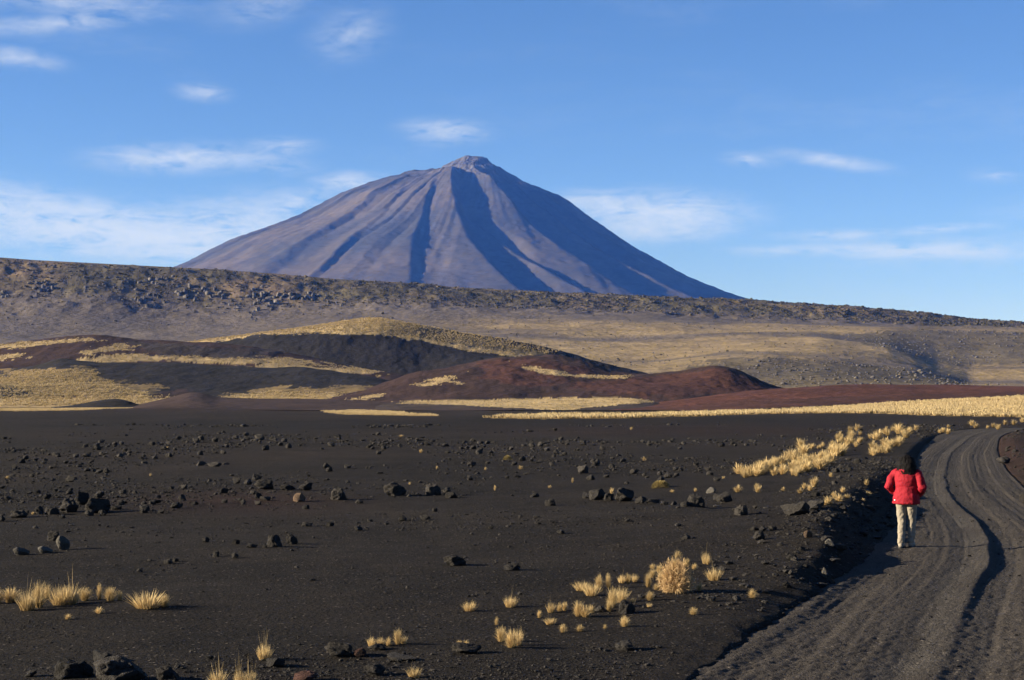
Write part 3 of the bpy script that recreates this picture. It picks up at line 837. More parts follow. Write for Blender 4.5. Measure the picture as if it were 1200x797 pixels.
# boulders with a look of their own
place_rock(83, 795, 50, 24, 'smooth dark boulder lying left of the pitted lava boulder', None, B)
place_rock(118, 777, 33, 15, 'dark angular boulder behind the pitted lava boulder', None, Mi)
place_rock(138, 803, 74, 34, 'large pitted lava boulder, biggest of the boulder cluster', None, B)
place_rock(196, 803, 38, 24, 'upright dark boulder right of the pitted lava boulder', None, B)
place_rock(35, 794, 16, 8, 'small flat stone beside the smooth dark boulder', None, Mi)
place_rock(397, 772, 36, 20, 'rounded dark boulder beside a row of grass tufts', None, B)
place_rock(422, 771, 16, 12, 'brownish stone touching the rounded dark boulder', None, ROCK_RED)
place_rock(443, 763, 24, 8, 'flat dark stone in front of a row of grass tufts', None, Mi)
place_rock(437, 793, 30, 15, 'smooth grey-brown stone beside a single round grass tuft', None, Mi)
place_rock(546, 767, 38, 14, 'dark wedge-shaped boulder with a pale lit side', None, B)
place_rock(322, 782, 28, 13, 'low dark stone just below a tall-stemmed grass tuft', None, Mi)
place_rock(358, 800, 32, 13, 'low brown boulder half buried in coarse gravel', None, ROCK_RED)
place_rock(470, 775, 44, 8, 'flat slab of dark lava in coarse gravel', None, Mi)
place_rock(532, 663, 30, 14, 'lone grey hump-backed rock on open gravel', None, B)
place_rock(600, 669, 24, 9, 'low dark rock right of the lone hump-backed rock', None, Mi)
place_rock(735, 720, 22, 17, 'black rock tucked against straw grass tufts', None, B)
place_rock(733, 763, 26, 11, 'pointed grey stone alone below the grass tufts', None, Mi)
place_rock(948, 630, 12, 10, 'orange-tan stone on the dark bank', None, ROCK_TAN)
place_rock(973, 640, 12, 10, 'flat pale grey stone on the shaded bank', None, ROCK_PALE)
place_rock(967, 677, 8, 13, 'upright grey stone at the foot of the bank', None, ROCK_PALE)
place_rock(349, 588, 16, 11, 'round tan boulder among dark rocks on the plain', None, ROCK_TAN)
place_rock(834, 578, 13, 8, 'pale whitish boulder beside straw tufts', None, ROCK_PALE)
place_rock(791, 662, 14, 10, 'black stone half hidden behind the round dry bush', None, Mi)
place_rock(1177, 543, 18, 9, 'dark rock on the verge across the track', 'rocks on the far verge of the track', Mi)
place_rock(1201, 590, 12, 13, 'dark rock on the verge across the track', 'rocks on the far verge of the track', Mi)
place_rock(1190, 530, 9, 5, 'dark rock on the verge across the track', 'rocks on the far verge of the track', Mi)
for px, py, w, h, pr in [(22, 651, 21, 10, ROCK_PALE), (50, 649, 19, 9, ROCK_PALE), (73, 645, 17, 19, ROCK_PALE), (61, 634, 19, 13, B)]:
    place_rock(px, py, w, h, 'dusty broken lava rock in a knot of four', 'knot of four dusty rocks', pr)
for px, py, w, h in [(79, 601, 26, 18), (95, 592, 18, 17), (111, 602, 34, 19), (60, 603, 18, 11), (115, 584, 15, 9), (20, 607, 24, 10), (44, 601, 14, 9), (103, 605, 14, 8), (136, 598, 14, 6), (168, 599, 13, 8)]:
    place_rock(px, py, w, h, boulder_words(w, h, 'in the jagged rock pile on the plain'), 'jagged rock pile', B if w > 15 else Mi)
for px, py, w, h in [(321, 641, 20, 16), (341, 638, 16, 13), (311, 642, 8, 5)]:
    place_rock(px, py, w, h, 'dark rough rock of a close trio on open gravel', 'close rock trio', B if w > 9 else Mi)
for px, py, w, h in [(396, 586, 21, 16), (461, 581, 31, 18), (508, 581, 22, 16), (528, 584, 17, 8), (359, 575, 16, 10), (336, 575, 20, 8), (310, 574, 24, 13), (300, 563, 12, 8)]:
    place_rock(px, py, w, h, boulder_words(w, h, 'in the boulder line by the tan boulder'), 'line of boulders across the plain', B if w > 15 else Mi)
for px, py, w, h in [(700, 586, 22, 14), (688, 584, 14, 8), (714, 587, 14, 10), (733, 588, 26, 18), (752, 590, 16, 9), (766, 590, 18, 6), (645, 593, 15, 9), (816, 594, 25, 17), (803, 594, 12, 7), (850, 589, 22, 14), (869, 604, 19, 13), (842, 586, 14, 8), (779, 592, 10, 5), (790, 592, 9, 5)]:
    place_rock(px, py, w, h, boulder_words(w, h, 'in the row leading to the straw tufts'), 'row of boulders towards the bank', B if w > 15 else Mi)
for px, py, w, h in [(935, 604, 40, 18), (956, 598, 24, 12), (956, 582, 12, 8), (890, 634, 16, 14), (905, 622, 12, 7), (928, 657, 16, 8), (922, 690, 14, 8), (884, 622, 12, 6), (1005, 604, 10, 6), (1012, 594, 9, 6), (990, 598, 12, 7), (1022, 598, 10, 7), (1017, 612, 9, 6), (978, 606, 10, 6), (940, 646, 10, 6), (915, 640, 9, 5), (945, 665, 9, 5)]:
    place_rock(px, py, w, h, boulder_words(w, h, 'on the bank beside the track'), 'rocks on the track bank', Mi)
for px, py, w, h in [(472, 611, 12, 8), (497, 609, 14, 6), (509, 600, 8, 6), (420, 622, 11, 6), (386, 617, 11, 6), (360, 617, 14, 6), (421, 590, 11, 5), (310, 587, 14, 6), (358, 597, 10, 6), (627, 583, 11, 6), (657, 626, 11, 5), (805, 632, 14, 6), (683, 555, 16, 11), (784, 560, 12, 8), (841, 564, 10, 6), (252, 653, 9, 8), (275, 655, 10, 7), (276, 638, 10, 7), (295, 642, 14, 5), (240, 636, 11, 7), (83, 565, 13, 9), (115, 555, 11, 5), (205, 596, 15, 9), (180, 590, 16, 5), (215, 573, 10, 6), (290, 568, 12, 8), (276, 567, 10, 9), (250, 547, 18, 6), (235, 546, 14, 6), (385, 553, 10, 7), (407, 549, 10, 6), (382, 549, 9, 7), (120, 533, 10, 4), (140, 536, 12, 5), (303, 516, 12, 8), (575, 531, 8, 4), (735, 612, 8, 4), (197, 661, 11, 6), (205, 659, 8, 5), (163, 671, 8, 5), (575, 620, 7, 4)]:
    place_rock(px, py, w, h, stone_words(px, py, w, h), 'stones scattered on the plain', Mi)
# more stones of the same scatter
n_try = 0
while ROCK_COUNT[0] < 290 and n_try < 5000:
    n_try += 1
    px = rrand.uniform(0, 1010); py = 515 + 105 * rrand.random() ** 1.5
    x, y, z = unproject(px, py)
    cl = float(fbm(x / 9, y / 14, 3, 1010))
    if cl < rrand.uniform(-.05, .35):
        continue
    if x > float(xLs(y)) - 1.0:
        continue
    w = rrand.uniform(5, 12) * (1 if py > 545 else .8)
    h = w * rrand.uniform(.45, .75)
    place_rock(px, py, w, h, stone_words(px, py, w, h), 'stones scattered on the plain', Mi if w > 9 else Lo)

def scatter_mesh(name, PTS, SC, ROT, protos, mat, smooth=False, parent=None, color=None):
    Vs = []; Fs = []; off = 0; Cs = []
    for i in range(len(PTS)):
        P, Fc = protos[i % len(protos)][:2]
        q = P * SC[i]
        c_, s_ = math.cos(ROT[i]), math.sin(ROT[i])
        q = np.stack([q[:, 0] * c_ - q[:, 1] * s_, q[:, 0] * s_ + q[:, 1] * c_, q[:, 2]], 1) + PTS[i]
        Vs.append(q); Fs.append(Fc + off); off += len(P)
        if color is not None:
            Cs.append(protos[i % len(protos)][2] * np.array([1, color[i], 1]))
    me = mesh_np(name, np.concatenate(Vs), np.concatenate(Fs), smooth, np.concatenate(Cs) if color is not None else None)
    o = obj(name, me, mat, parent)
    return o
PEB = [rock_verts(1600 + i, 1, rough=.75, cuts=3) for i in range(10)]
def build_small_stones():
    def many(px, py):
        y = F * ZC / (py - HOR)
        for _ in range(6):
            x = (px - 600) / F * y
            y = y * .5 + .5 * F * (ZC - ground_z(x, y)) / (py - HOR)
        x = (px - 600) / F * y
        return x, y, ground_z(x, y)
    PX = []; PY = []; WW = []
    N = 52000
    px = RNG.uniform(-60, 1260, N); py = 498 + 123 * RNG.random(N) ** 1.6
    ys = F * ZC / (py - HOR); xs = (px - 600) / F * ys
    cl = fbm(xs / 9, ys / 16, 4, 1010) + .35 * fbm(xs / 2.5, ys / 3.5, 2, 1015)
    k_ = cl > RNG.uniform(-.22, .55, N) + .3 * sstep(514, 500, py)
    PX.append(px[k_]); PY.append(py[k_]); WW.append(np.clip(RNG.lognormal(math.log(1.85), .55, k_.sum()), .8, 8))
    N = 32000
    px = RNG.uniform(-60, 1260, N); py = RNG.uniform(575, 830, N)
    ys = F * ZC / (py - HOR); xs = (px - 600) / F * ys
    cl = fbm(xs / 2.0, ys / 3.0, 3, 1020) + .55 * np.exp(-((py - 790) / 22) ** 2) * (px > 250)
    k_ = cl > RNG.uniform(-.6, .8, N)
    PX.append(px[k_]); PY.append(py[k_]); WW.append(np.clip(RNG.lognormal(math.log(1.45), .55, k_.sum()), .7, 7))
    N = 9000                                             # coarse gravel apron close to the camera
    px = RNG.uniform(-60, 900, N); py = 797 + RNG.uniform(-40, 60, N)
    k_ = (fbm(px / 90, py / 14, 3, 1025) + .5 * sstep(765, 790, py) - .75 * sstep(260, 160, px)) > RNG.uniform(-.2, .9, N)
    PX.append(px[k_]); PY.append(py[k_]); WW.append(np.clip(RNG.lognormal(math.log(2.6), .5, k_.sum()), 1.2, 9))
    px = np.concatenate(PX); py = np.concatenate(PY); w = np.concatenate(WW)
    x, y, z = many(px, py)
    d = x - xLs(y)
    k_ = ~((d > -.4) & (d < Wd(y) + .2))
    x, y, z, w = x[k_], y[k_], z[k_], w[k_]
    s = w * y / F
    yb = RNG.uniform(20, 62, 1600); xb = xLs(yb) - np.abs(RNG.normal(.8, .9, 1600)); sb = np.clip(RNG.lognormal(math.log(.045), .6, 1600), .02, .2)
    yt = RNG.uniform(14, 60, 900) ; xt = xLs(yt) + RNG.uniform(.1, 1, 900) * Wd(yt); st = np.clip(RNG.lognormal(math.log(.028), .4, 900), .012, .08)
    zt = track_z(xt - xLs(yt), yt)
    x = np.concatenate([x, xb, xt]); y = np.concatenate([y, yb, yt]); s = np.concatenate([s, sb, st])
    z = np.concatenate([z, ground_z(xb, yb), zt])
    n = len(x)
    P = np.stack([x, y, z - s * .15], 1)
    S = np.stack([s, s * RNG.uniform(.7, 1.1, n), s * RNG.uniform(.3, .7, n)], 1)
    o = scatter_mesh('loose_stones', P, S, RNG.uniform(0, 6.28, n), PEB, M_rock)
    tag(o, 'countless small dark lava stones strewn over the plain', 'stones', kind='stuff')
    print('small stones', n)
build_small_stones()

# crags on the ridge: single rocks as pieces of the ridge, scrub and rubble as stuff
CRAG = [rock_verts(1700 + i, 2, rough=.5, cuts=9) for i in range(6)]
CRAG_ME = []
for i in range(6):
    me = mesh_np('crag', CRAG[i][0], CRAG[i][1], False); me.materials.append(M_crag); CRAG_ME.append(me)
def crag(px, py, w, h):
    p = ridge.at(px, py, 7.0)
    if p is None:
        return
    s = p[1] / F
    o = bpy.data.objects.new('crag', rrand.choice(CRAG_ME))
    o.scale = (w * s, w * s * rrand.uniform(.7, 1.1), h * s)
    o.rotation_euler = (rrand.uniform(-.2, .2), rrand.uniform(-.3, .3), rrand.uniform(0, 6.28))
    o.location = (p[0], p[1] + w * s * .2, p[2] - h * s * .3)
    o.parent = ridge_o
    COL.objects.link(o)
for (cx_, cy_, wx, wy, n, smin, smax) in [(48, 341, 17, 9, 26, 5, 10), (178, 330, 16, 6, 16, 5, 10), (100, 341, 10, 6, 7, 4, 7), (170, 352, 26, 10, 34, 4, 9), (222, 345, 22, 8, 24, 5, 10), (255, 347, 14, 6, 14, 5, 9), (310, 352, 22, 10, 46, 5, 11), (298, 372, 7, 5, 8, 4, 8), (340, 350, 16, 6, 16, 4, 9), (370, 350, 14, 8, 18, 4, 9), (140, 338, 24, 7, 12, 3, 6), (275, 358, 22, 8, 14, 3, 7), (392, 356, 10, 5, 6, 3, 6), (5, 347, 8, 5, 7, 4, 8)]:
    for i in range(n):
        w = rrand.uniform(smin, smax) * .66
        if i % 4 == 3:
            continue
        crag(rrand.gauss(cx_, wx * .55), rrand.gauss(cy_, wy * .55), w, w * rrand.uniform(.7, 1.25))
BUSH = [rock_verts(1800 + i, 1, rough=.5, cuts=2) for i in range(6)]
def ridge_scatter(name, n, test, size, mat, label, squash=.7):
    nv, nu = ridge.X.shape
    ti = RNG.integers(0, nv - 1, n * 8); ui = RNG.integers(0, nu - 1, n * 8)
    X = ridge.X[ti, ui] + RNG.uniform(-2, 2, len(ti)); Y = ridge.Y[ti, ui]; Z = ridge.Z[ti, ui]; T = ridge.T[ti, ui]; PX = ridge.PX[ti, ui]; PY = ridge.PY[ti, ui]
    k_ = test(X, Y, T, PX, PY)
    X, Y, Z = X[k_][:n], Y[k_][:n], Z[k_][:n]
    s = np.clip(RNG.lognormal(math.log(size), .4, len(X)), size * .4, size * 2.6)
    P = np.stack([X, Y, Z - s * .2], 1); S = np.stack([s, s, s * squash], 1)
    o = scatter_mesh(name, P, S, RNG.uniform(0, 6.28, len(X)), BUSH, mat)
    tag(o, label, 'scrub' if 'scrub' in name else 'rubble', kind='stuff')
M_scrub = rock_mat('scrub', (0.026, 0.025, 0.014), (0.070, 0.060, 0.033), scale=.1, bump=1.0)
M_scrub_b = rock_mat('dry_scrub', (0.0700, 0.0595, 0.0350), (0.1540, 0.1190, 0.0630), scale=.1, bump=1.0)
M_rubble = rock_mat('rubble', (0.050, 0.044, 0.037), (0.105, 0.092, 0.076), scale=.2, bump=1.0)
ridge_scatter('rim_scrub', 9500, lambda X, Y, T, PX, PY: (T > 5.0) & (T < 7.25) & ((PX > 400 + 60 * RNG.normal(size=len(X))) | (RNG.random(len(X)) < .28)) & (fbm(X / 40, Y / 30, 3, 1901) + .25 > RNG.uniform(-.4, .5, len(X))), 2.2, M_scrub, 'dark scrub thick along the rocky rim of the ridge', .6)
ridge_scatter('rim_dry_scrub', 3600, lambda X, Y, T, PX, PY: (T > 4.9) & (T < 7.2), 2.3, M_scrub_b, 'pale dry scrub mixed along the rim of the ridge')
ridge_scatter('slope_scrub', 2200, lambda X, Y, T, PX, PY: (T > 1.0) & (T < 4.6) & (PX > 560) & (fbm(X / 120, Y / 70, 3, 1905) > RNG.uniform(-.3, .5, len(X))), 1.4, M_scrub_b, 'sparse dark scrub on the grassy apron of the ridge')
ridge_scatter('shelf_rubble', 3600, lambda X, Y, T, PX, PY: (inpoly(PX, PY, [(780, 452), (820, 428), (900, 417), (1000, 425), (1070, 432), (1110, 441), (1140, 455)]) | inpoly(PX, PY, [(985, 392), (1060, 386), (1250, 390), (1250, 430), (1120, 427), (1050, 412)])), 1.9, M_rubble, 'grey rubble on the rocky shelf below the ridge')
ridge_scatter('slope_rubble', 900, lambda X, Y, T, PX, PY: (T > 4.3) & (T < 6.2) & (PX < 480) & (fbm(X / 60, Y / 60, 3, 1909) > RNG.uniform(-.3, .5, len(X))), 2.0, M_rubble, 'grey rubble between the crags of the ridge')

# ------------------------------------------------------------------ dry bunchgrass
def tuft_mesh(seed, nb, spread, stems=0, lean=0.0, bw=.012):
    """unit tuft: about one wide, one high, foot at the origin"""
    rg = random.Random(seed)
    V = []; Fc = []; C = []
    def blade(bx, by, dirx, diry, ln, w, curl):
        b0 = len(V)
        n = 4
        ax = rg.uniform(0, math.pi)
        wx, wy = math.cos(ax) * w, math.sin(ax) * w
        sh = rg.uniform(.78, 1.12)
        for k_ in range(n):
            t = k_ / (n - 1)
            out = t + curl * t * t
            x = bx + dirx * out * ln; y = by + diry * out * ln
            z = ln * (t - .28 * curl * t * t)
            f = (1 - t) ** .6
            V.append((x - wx * f, y - wy * f, z)); V.append((x + wx * f, y + wy * f, z))
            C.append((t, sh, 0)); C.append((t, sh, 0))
        for k_ in range(n - 1):
            a = b0 + 2 * k_
            Fc.append((a, a + 1, a + 3, a + 2))
    for i in range(nb):
        r0 = rg.random() ** .5
        a = rg.uniform(0, 2 * math.pi)
        bx, by = .26 * r0 * math.cos(a), .26 * r0 * math.sin(a)
        tilt = spread * r0 * rg.uniform(.55, 1.15)
        dx = math.cos(a) * tilt + rg.gauss(0, .09) + lean; dy = math.sin(a) * tilt + rg.gauss(0, .09)
        ln = rg.uniform(.55, 1.0) * (1 - .32 * r0 * r0)
        blade(bx, by, dx, dy, ln, bw * rg.uniform(.7, 1.3), rg.uniform(0, .5))
    for i in range(stems):
        a = rg.uniform(0, 6.28)
        blade(.1 * math.cos(a), .1 * math.sin(a), rg.gauss(.05, .12), rg.gauss(0, .12), rg.uniform(1.3, 1.75), bw * .8, .1)
    return mesh_np('tuft', np.array(V), np.array(Fc), False, np.array(C))
def dome_tuft(seed, nb, bw, top=1.0):
    """rounded mop of bent blades, about one wide and one high"""
    rg = random.Random(seed); V = []; Fc = []; C = []
    for i in range(nb):
        a = rg.uniform(0, 6.283); u = rg.random() ** .75                       # u = 1 straight up
        r1 = .62 * math.sqrt(max(0, 1 - u * u)) * rg.uniform(.75, 1.15); z1 = (.22 + .78 * u) * rg.uniform(.72, 1.08) * top
        b0 = len(V); bx, by = .16 * math.cos(a) * rg.random(), .16 * math.sin(a) * rg.random()
        ax = rg.uniform(0, math.pi); wx, wy = math.cos(ax) * bw, math.sin(ax) * bw
        sh = rg.uniform(.72, 1.12) * (.72 if rg.random() < .12 else 1)
        jx, jy = rg.gauss(0, .05), rg.gauss(0, .05)
        for k_ in range(4):
            t = k_ / 3
            x = bx + (math.cos(a) * r1 + jx - bx) * t ** 1.5; y = by + (math.sin(a) * r1 + jy - by) * t ** 1.5
            z = z1 * (1 - (1 - t) ** 1.5)
            f = (1 - t * .85)
            V += [(x - wx * f, y - wy * f, z), (x + wx * f, y + wy * f, z)]
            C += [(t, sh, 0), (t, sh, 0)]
        for k_ in range(3):
            q = b0 + 2 * k_; Fc.append((q, q + 1, q + 3, q + 2))
    return mesh_np('tuft', np.array(V), np.array(Fc), False, np.array(C))
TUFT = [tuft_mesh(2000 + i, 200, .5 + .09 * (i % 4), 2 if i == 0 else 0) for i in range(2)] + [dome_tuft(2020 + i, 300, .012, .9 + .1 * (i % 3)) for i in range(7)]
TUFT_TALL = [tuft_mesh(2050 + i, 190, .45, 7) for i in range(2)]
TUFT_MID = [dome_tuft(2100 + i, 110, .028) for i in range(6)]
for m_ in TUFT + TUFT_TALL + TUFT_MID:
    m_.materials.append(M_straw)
grand = random.Random(9)
TUFT_COUNT = [0]
def place_tuft(px, py, w, h, label, group, protos=None, name='grass_tuft'):
    x, y, z = unproject(px, py)
    s = y / F
    if protos is None:
        protos = TUFT
    o = bpy.data.objects.new(name, grand.choice(protos))
    o.scale = (w * s * .98, w * s * .9, h * s * 1.08)
    o.rotation_euler = (0, 0, grand.uniform(0, 6.28))
    o.location = (x, y + .25 * w * s, min(z, surf_z(x, y + .25 * w * s)) - .015)
    COL.objects.link(o)
    tag(o, label, 'grass', group)
    TUFT_COUNT[0] += 1
    return o
for px, py, w, h in [(-6, 708, 26, 18), (10, 707, 28, 17), (30, 716, 30, 30), (44, 713, 26, 28), (68, 710, 28, 28), (80, 709, 30, 30), (98, 705, 22, 19), (54, 702, 16, 16), (116, 703, 10, 20), (128, 705, 20, 18), (140, 704, 10, 14)]:
    place_tuft(px, py, w, h, ('tall' if h > 26 else 'middling' if h > 17.5 else 'small') + (' broad' if w >= 26 else ' slim' if w < 15 else ' round') + ' golden tuft in the grass line by the dusty rocks', 'line of grass tufts on open gravel')
place_tuft(170, 715, 46, 26, 'broad isolated dome of golden grass with a long shadow', None)
place_tuft(192, 712, 18, 16, 'smaller tuft joined to the broad golden grass dome', None)
place_tuft(115, 720, 15, 9, 'tiny sparse grass tuft in front of the tuft line', 'tiny sparse tufts', TUFT_MID)
place_tuft(79, 727, 14, 8, 'tiny sparse grass tuft in front of the tuft line', 'tiny sparse tufts', TUFT_MID)
for px, py, w, h in [(254, 804, 26, 22), (279, 806, 14, 26), (292, 806, 22, 24)]:
    place_tuft(px, py, w, h, 'upright pale grass tuft right of the boulder cluster', 'tufts right of the boulder cluster', TUFT_TALL)
place_tuft(309, 774, 24, 24, 'grass tuft with tall bare seed stems', None, TUFT_TALL)
for px, py, w, h in [(435, 758, 12, 15), (446, 757, 12, 13), (455, 758, 10, 11), (466, 756, 15, 20), (473, 755, 10, 14)]:
    place_tuft(px, py, w, h, 'small grass tuft in the row behind a flat dark stone', 'row of tufts behind the flat stone')
place_tuft(485, 796, 19, 18, 'single round grass tuft beside a grey-brown stone', None)
for px, py in [(538, 757), (546, 757)]:
    place_tuft(px, py, 10, 8, 'grass tuft peeking over the wedge-shaped boulder', 'tufts behind the wedge-shaped boulder')
for px, py, w, h in [(550, 717, 18, 16), (598, 713, 18, 18), (582, 733, 7, 10), (587, 753, 18, 20), (600, 760, 26, 22), (608, 757, 12, 26), (632, 725, 8, 12), (646, 719, 12, 17), (656, 717, 10, 13), (662, 716, 10, 13), (645, 733, 16, 12), (660, 742, 12, 11), (678, 723, 18, 20), (686, 724, 18, 18), (693, 718, 10, 12), (680, 741, 12, 11), (682, 693, 20, 16), (694, 699, 22, 20), (702, 690, 12, 20), (713, 690, 11, 18), (729, 684, 12, 13), (737, 684, 12, 14), (744, 683, 9, 13), (718, 713, 20, 22), (728, 707, 18, 24), (714, 717, 12, 14), (742, 706, 8, 8), (732, 735, 17, 16), (709, 737, 7, 6), (762, 704, 14, 12), (761, 712, 7, 8), (760, 689, 12, 18), (765, 678, 13, 12), (775, 682, 12, 16), (773, 672, 12, 10), (794, 659, 12, 14), (805, 664, 12, 12), (814, 668, 9, 9), (820, 693, 9, 13), (827, 661, 11, 18), (830, 662, 7, 10), (838, 681, 22, 19), (813, 721, 14, 12), (882, 702, 14, 11), (770, 692, 12, 10), (765, 667, 10, 8)]:
    place_tuft(px, py, w, h, tuft_words(px, py, w, h), 'patch of tufts around the dry bush')
# tufts along the bank and in the middle distance
STRANDS = ['the strand of the bank belt nearest the boulders', 'the thick middle strand of the bank belt', 'the strand of the bank belt climbing to the rise', 'the strand on the brink of the bank', 'the strand running past the top of the track', 'the hindmost strand of the bank belt']
belts = [([(866, 558), (884, 557), (905, 549), (930, 537), (945, 530)], 34, 13), ([(893, 556), (925, 556), (950, 550), (968, 545), (978, 537), (990, 531)], 40, 12), ([(928, 548), (960, 538), (985, 526), (1020, 515), (1050, 509), (1075, 507)], 46, 10), ([(1022, 530), (1036, 529), (1046, 524), (1062, 516), (1066, 510)], 24, 10), ([(1090, 508), (1120, 506), (1150, 503), (1200, 498), (1240, 494)], 24, 6.5), ([(940, 531), (980, 518), (1010, 509)], 18, 8)]
for si, (pts, n, hh) in enumerate(belts):
    xs = [p[0] for p in pts]
    for i in range(n):
        px = grand.uniform(xs[0], xs[-1]); py = float(np.interp(px, *zip(*pts))) + grand.gauss(0, 2.2)
        h = hh * grand.uniform(.6, 1.15)
        w = h * grand.uniform(1.1, 1.6)
        size = 'small' if h < hh * .78 else 'middling' if h < hh else 'large'
        form = 'squat' if w / h > 1.35 else 'rounded'
        place_tuft(px, py, w, h, f'{size} {form} straw tuft in {STRANDS[si]}', 'belt of tufts above the bank', protos=TUFT_MID)
for px, py, w, h in [(955, 571, 15, 13), (943, 573, 9, 8), (950, 575, 11, 8), (972, 591, 16, 10), (984, 588, 16, 10), (978, 583, 10, 8), (993, 584, 10, 6), (988, 577, 10, 7), (968, 592, 10, 7)]:
    place_tuft(px, py, w, h, 'straw tuft in the low clump above the shaded bank', 'clump above the shaded bank', TUFT_MID)
for px, py, w, h in [(865, 577, 14, 9), (889, 577, 12, 9), (918, 576, 8, 6), (938, 578, 10, 7), (974, 559, 8, 6), (1016, 569, 8, 8), (1018, 581, 11, 6), (1012, 588, 6, 5), (887, 573, 8, 8), (848, 561, 5, 4)]:
    place_tuft(px, py, w, h, 'small lone straw tuft between the boulders and the bank', 'lone tufts near the bank', TUFT_MID)
for px, py, w, h in [(671, 566, 4, 7), (755, 540, 7, 5), (610, 550, 8, 5), (717, 580, 7, 9), (644, 572, 6, 4), (493, 531, 6, 5), (470, 512, 8, 3), (512, 550, 4, 5), (569, 551, 5, 4), (580, 575, 4, 7), (480, 568, 4, 4), (492, 566, 5, 3), (8, 561, 7, 4), (195, 526, 6, 3), (176, 558, 5, 4), (788, 577, 8, 4), (815, 576, 6, 5), (740, 504, 6, 4), (38, 603, 6, 4)]:
    place_tuft(px, py, w, h, ('tiny upright' if h > w else 'tiny flat' if h < .7 * w else 'tiny round') + ' yellow tuft ' + near_mark(px, py, STONE_MARKS), 'tiny tufts on the stony plain', TUFT_MID)
def cushion(px, py, w, h, label):
    x, y, z = unproject(px, py); s = y / F
    rg = random.Random(int(px)); V = []; Fc = []; C = []
    for i in range(900):
        a = rg.uniform(0, 6.28); u = rg.random()
        d = Vector((math.cos(a) * math.sqrt(1 - u * u) * .5, math.sin(a) * math.sqrt(1 - u * u) * .5, u))
        b = len(V); t = Vector((rg.gauss(0, 1), rg.gauss(0, 1), rg.gauss(0, 1))).normalized() * .03
        for k_, c in ((d * .72 - t, .3), (d * .72 + t, .3), (d * rg.uniform(.95, 1.06), 1.0)):
            V.append(tuple(k_)); C.append((c, rg.uniform(.8, 1.1), 0))
        Fc.append((b, b + 1, b + 2))
    me = mesh_np('cushion', np.array(V), np.array(Fc), False, np.array(C))
    o = obj('cushion_plant', me, M_shrub_olive)
    o.scale = (w * s, w * s, h * s); o.location = (x, y + .4 * w * s, z - .02)
    tag(o, label, 'plant')
cushion(775, 572, 24, 10, 'long yellowish cushion plant beside the row of boulders')
cushion(595, 539, 12, 6, 'small pale cushion plant alone on the stony plain')

def dry_bush(px, py, w, h):
    """round tumbleweed-like bush of tangled twigs"""
    x, y, z = unproject(px, py); s = y / F
    rg = random.Random(77); V = []; Fc = []; C = []
    def twig(p0, p1, w0, shade, t0, t1):
        b = len(V)
        d = (p1 - p0); sd_ = d.cross(Vector((rg.gauss(0, 1), rg.gauss(0, 1), rg.gauss(0, 1))))
        if sd_.length < 1e-6:
            return
        sd_ = sd_.normalized() * w0
        for p, t in ((p0 - sd_, t0), (p0 + sd_, t0), (p1 + sd_ * .6, t1), (p1 - sd_ * .6, t1)):
            V.append(tuple(p)); C.append((t, shade, 0))
        Fc.append((b, b + 1, b + 2, b + 3))
    for i in range(380):
        a = rg.uniform(0, 6.28); u = rg.uniform(.0, 1) ** .9
        lim = .8 + .2 * rg.random()
        end = Vector((math.cos(a) * math.sqrt(1 - u * u) * .5, math.sin(a) * math.sqrt(1 - u * u) * .5, .1 + u * .85)) * lim
        p = Vector((rg.gauss(0, .05), rg.gauss(0, .05), 0))
        n = 5
        prev = p
        for k_ in range(1, n + 1):
            t = k_ / n
            q = p.lerp(end, t) + Vector((rg.gauss(0, .03), rg.gauss(0, .03), rg.gauss(0, .03)))
            twig(prev, q, .0075, rg.uniform(.75, 1.1), t - .2, t)
            if k_ >= 2:
                for j in range(4):
                    e = q + (q - Vector((0, 0, .35))).normalized() * rg.uniform(.01, .06) + Vector((rg.gauss(0, .045), rg.gauss(0, .07), rg.gauss(0, .07)))
                    twig(q, e, .005, rg.uniform(.7, 1.2), t, 1)
            prev = q
    me = mesh_np('dry_bush', np.array(V), np.array(Fc), False, np.array(C))
    root = bpy.data.objects.new('dry_bush', None); COL.objects.link(root)
    root.location = (x, y + .4 * w * s, z)
    tag(root, 'round tangled dry bush, brownest and tallest plant of the grass patch', 'bush')
    o = obj('twigs', me, M_twig, root); o.scale = (w * s, w * s, h * s * 1.05)
    o2 = obj('straw_tip', TUFT_TALL[1], None, root); o2.scale = (.26 * w * s, .26 * w * s, h * s * .36); o2.location = (0, .05, h * s * .72)
dry_bush(794, 696, 43, 39)
print('rocks', ROCK_COUNT[0], 'tufts', TUFT_COUNT[0])

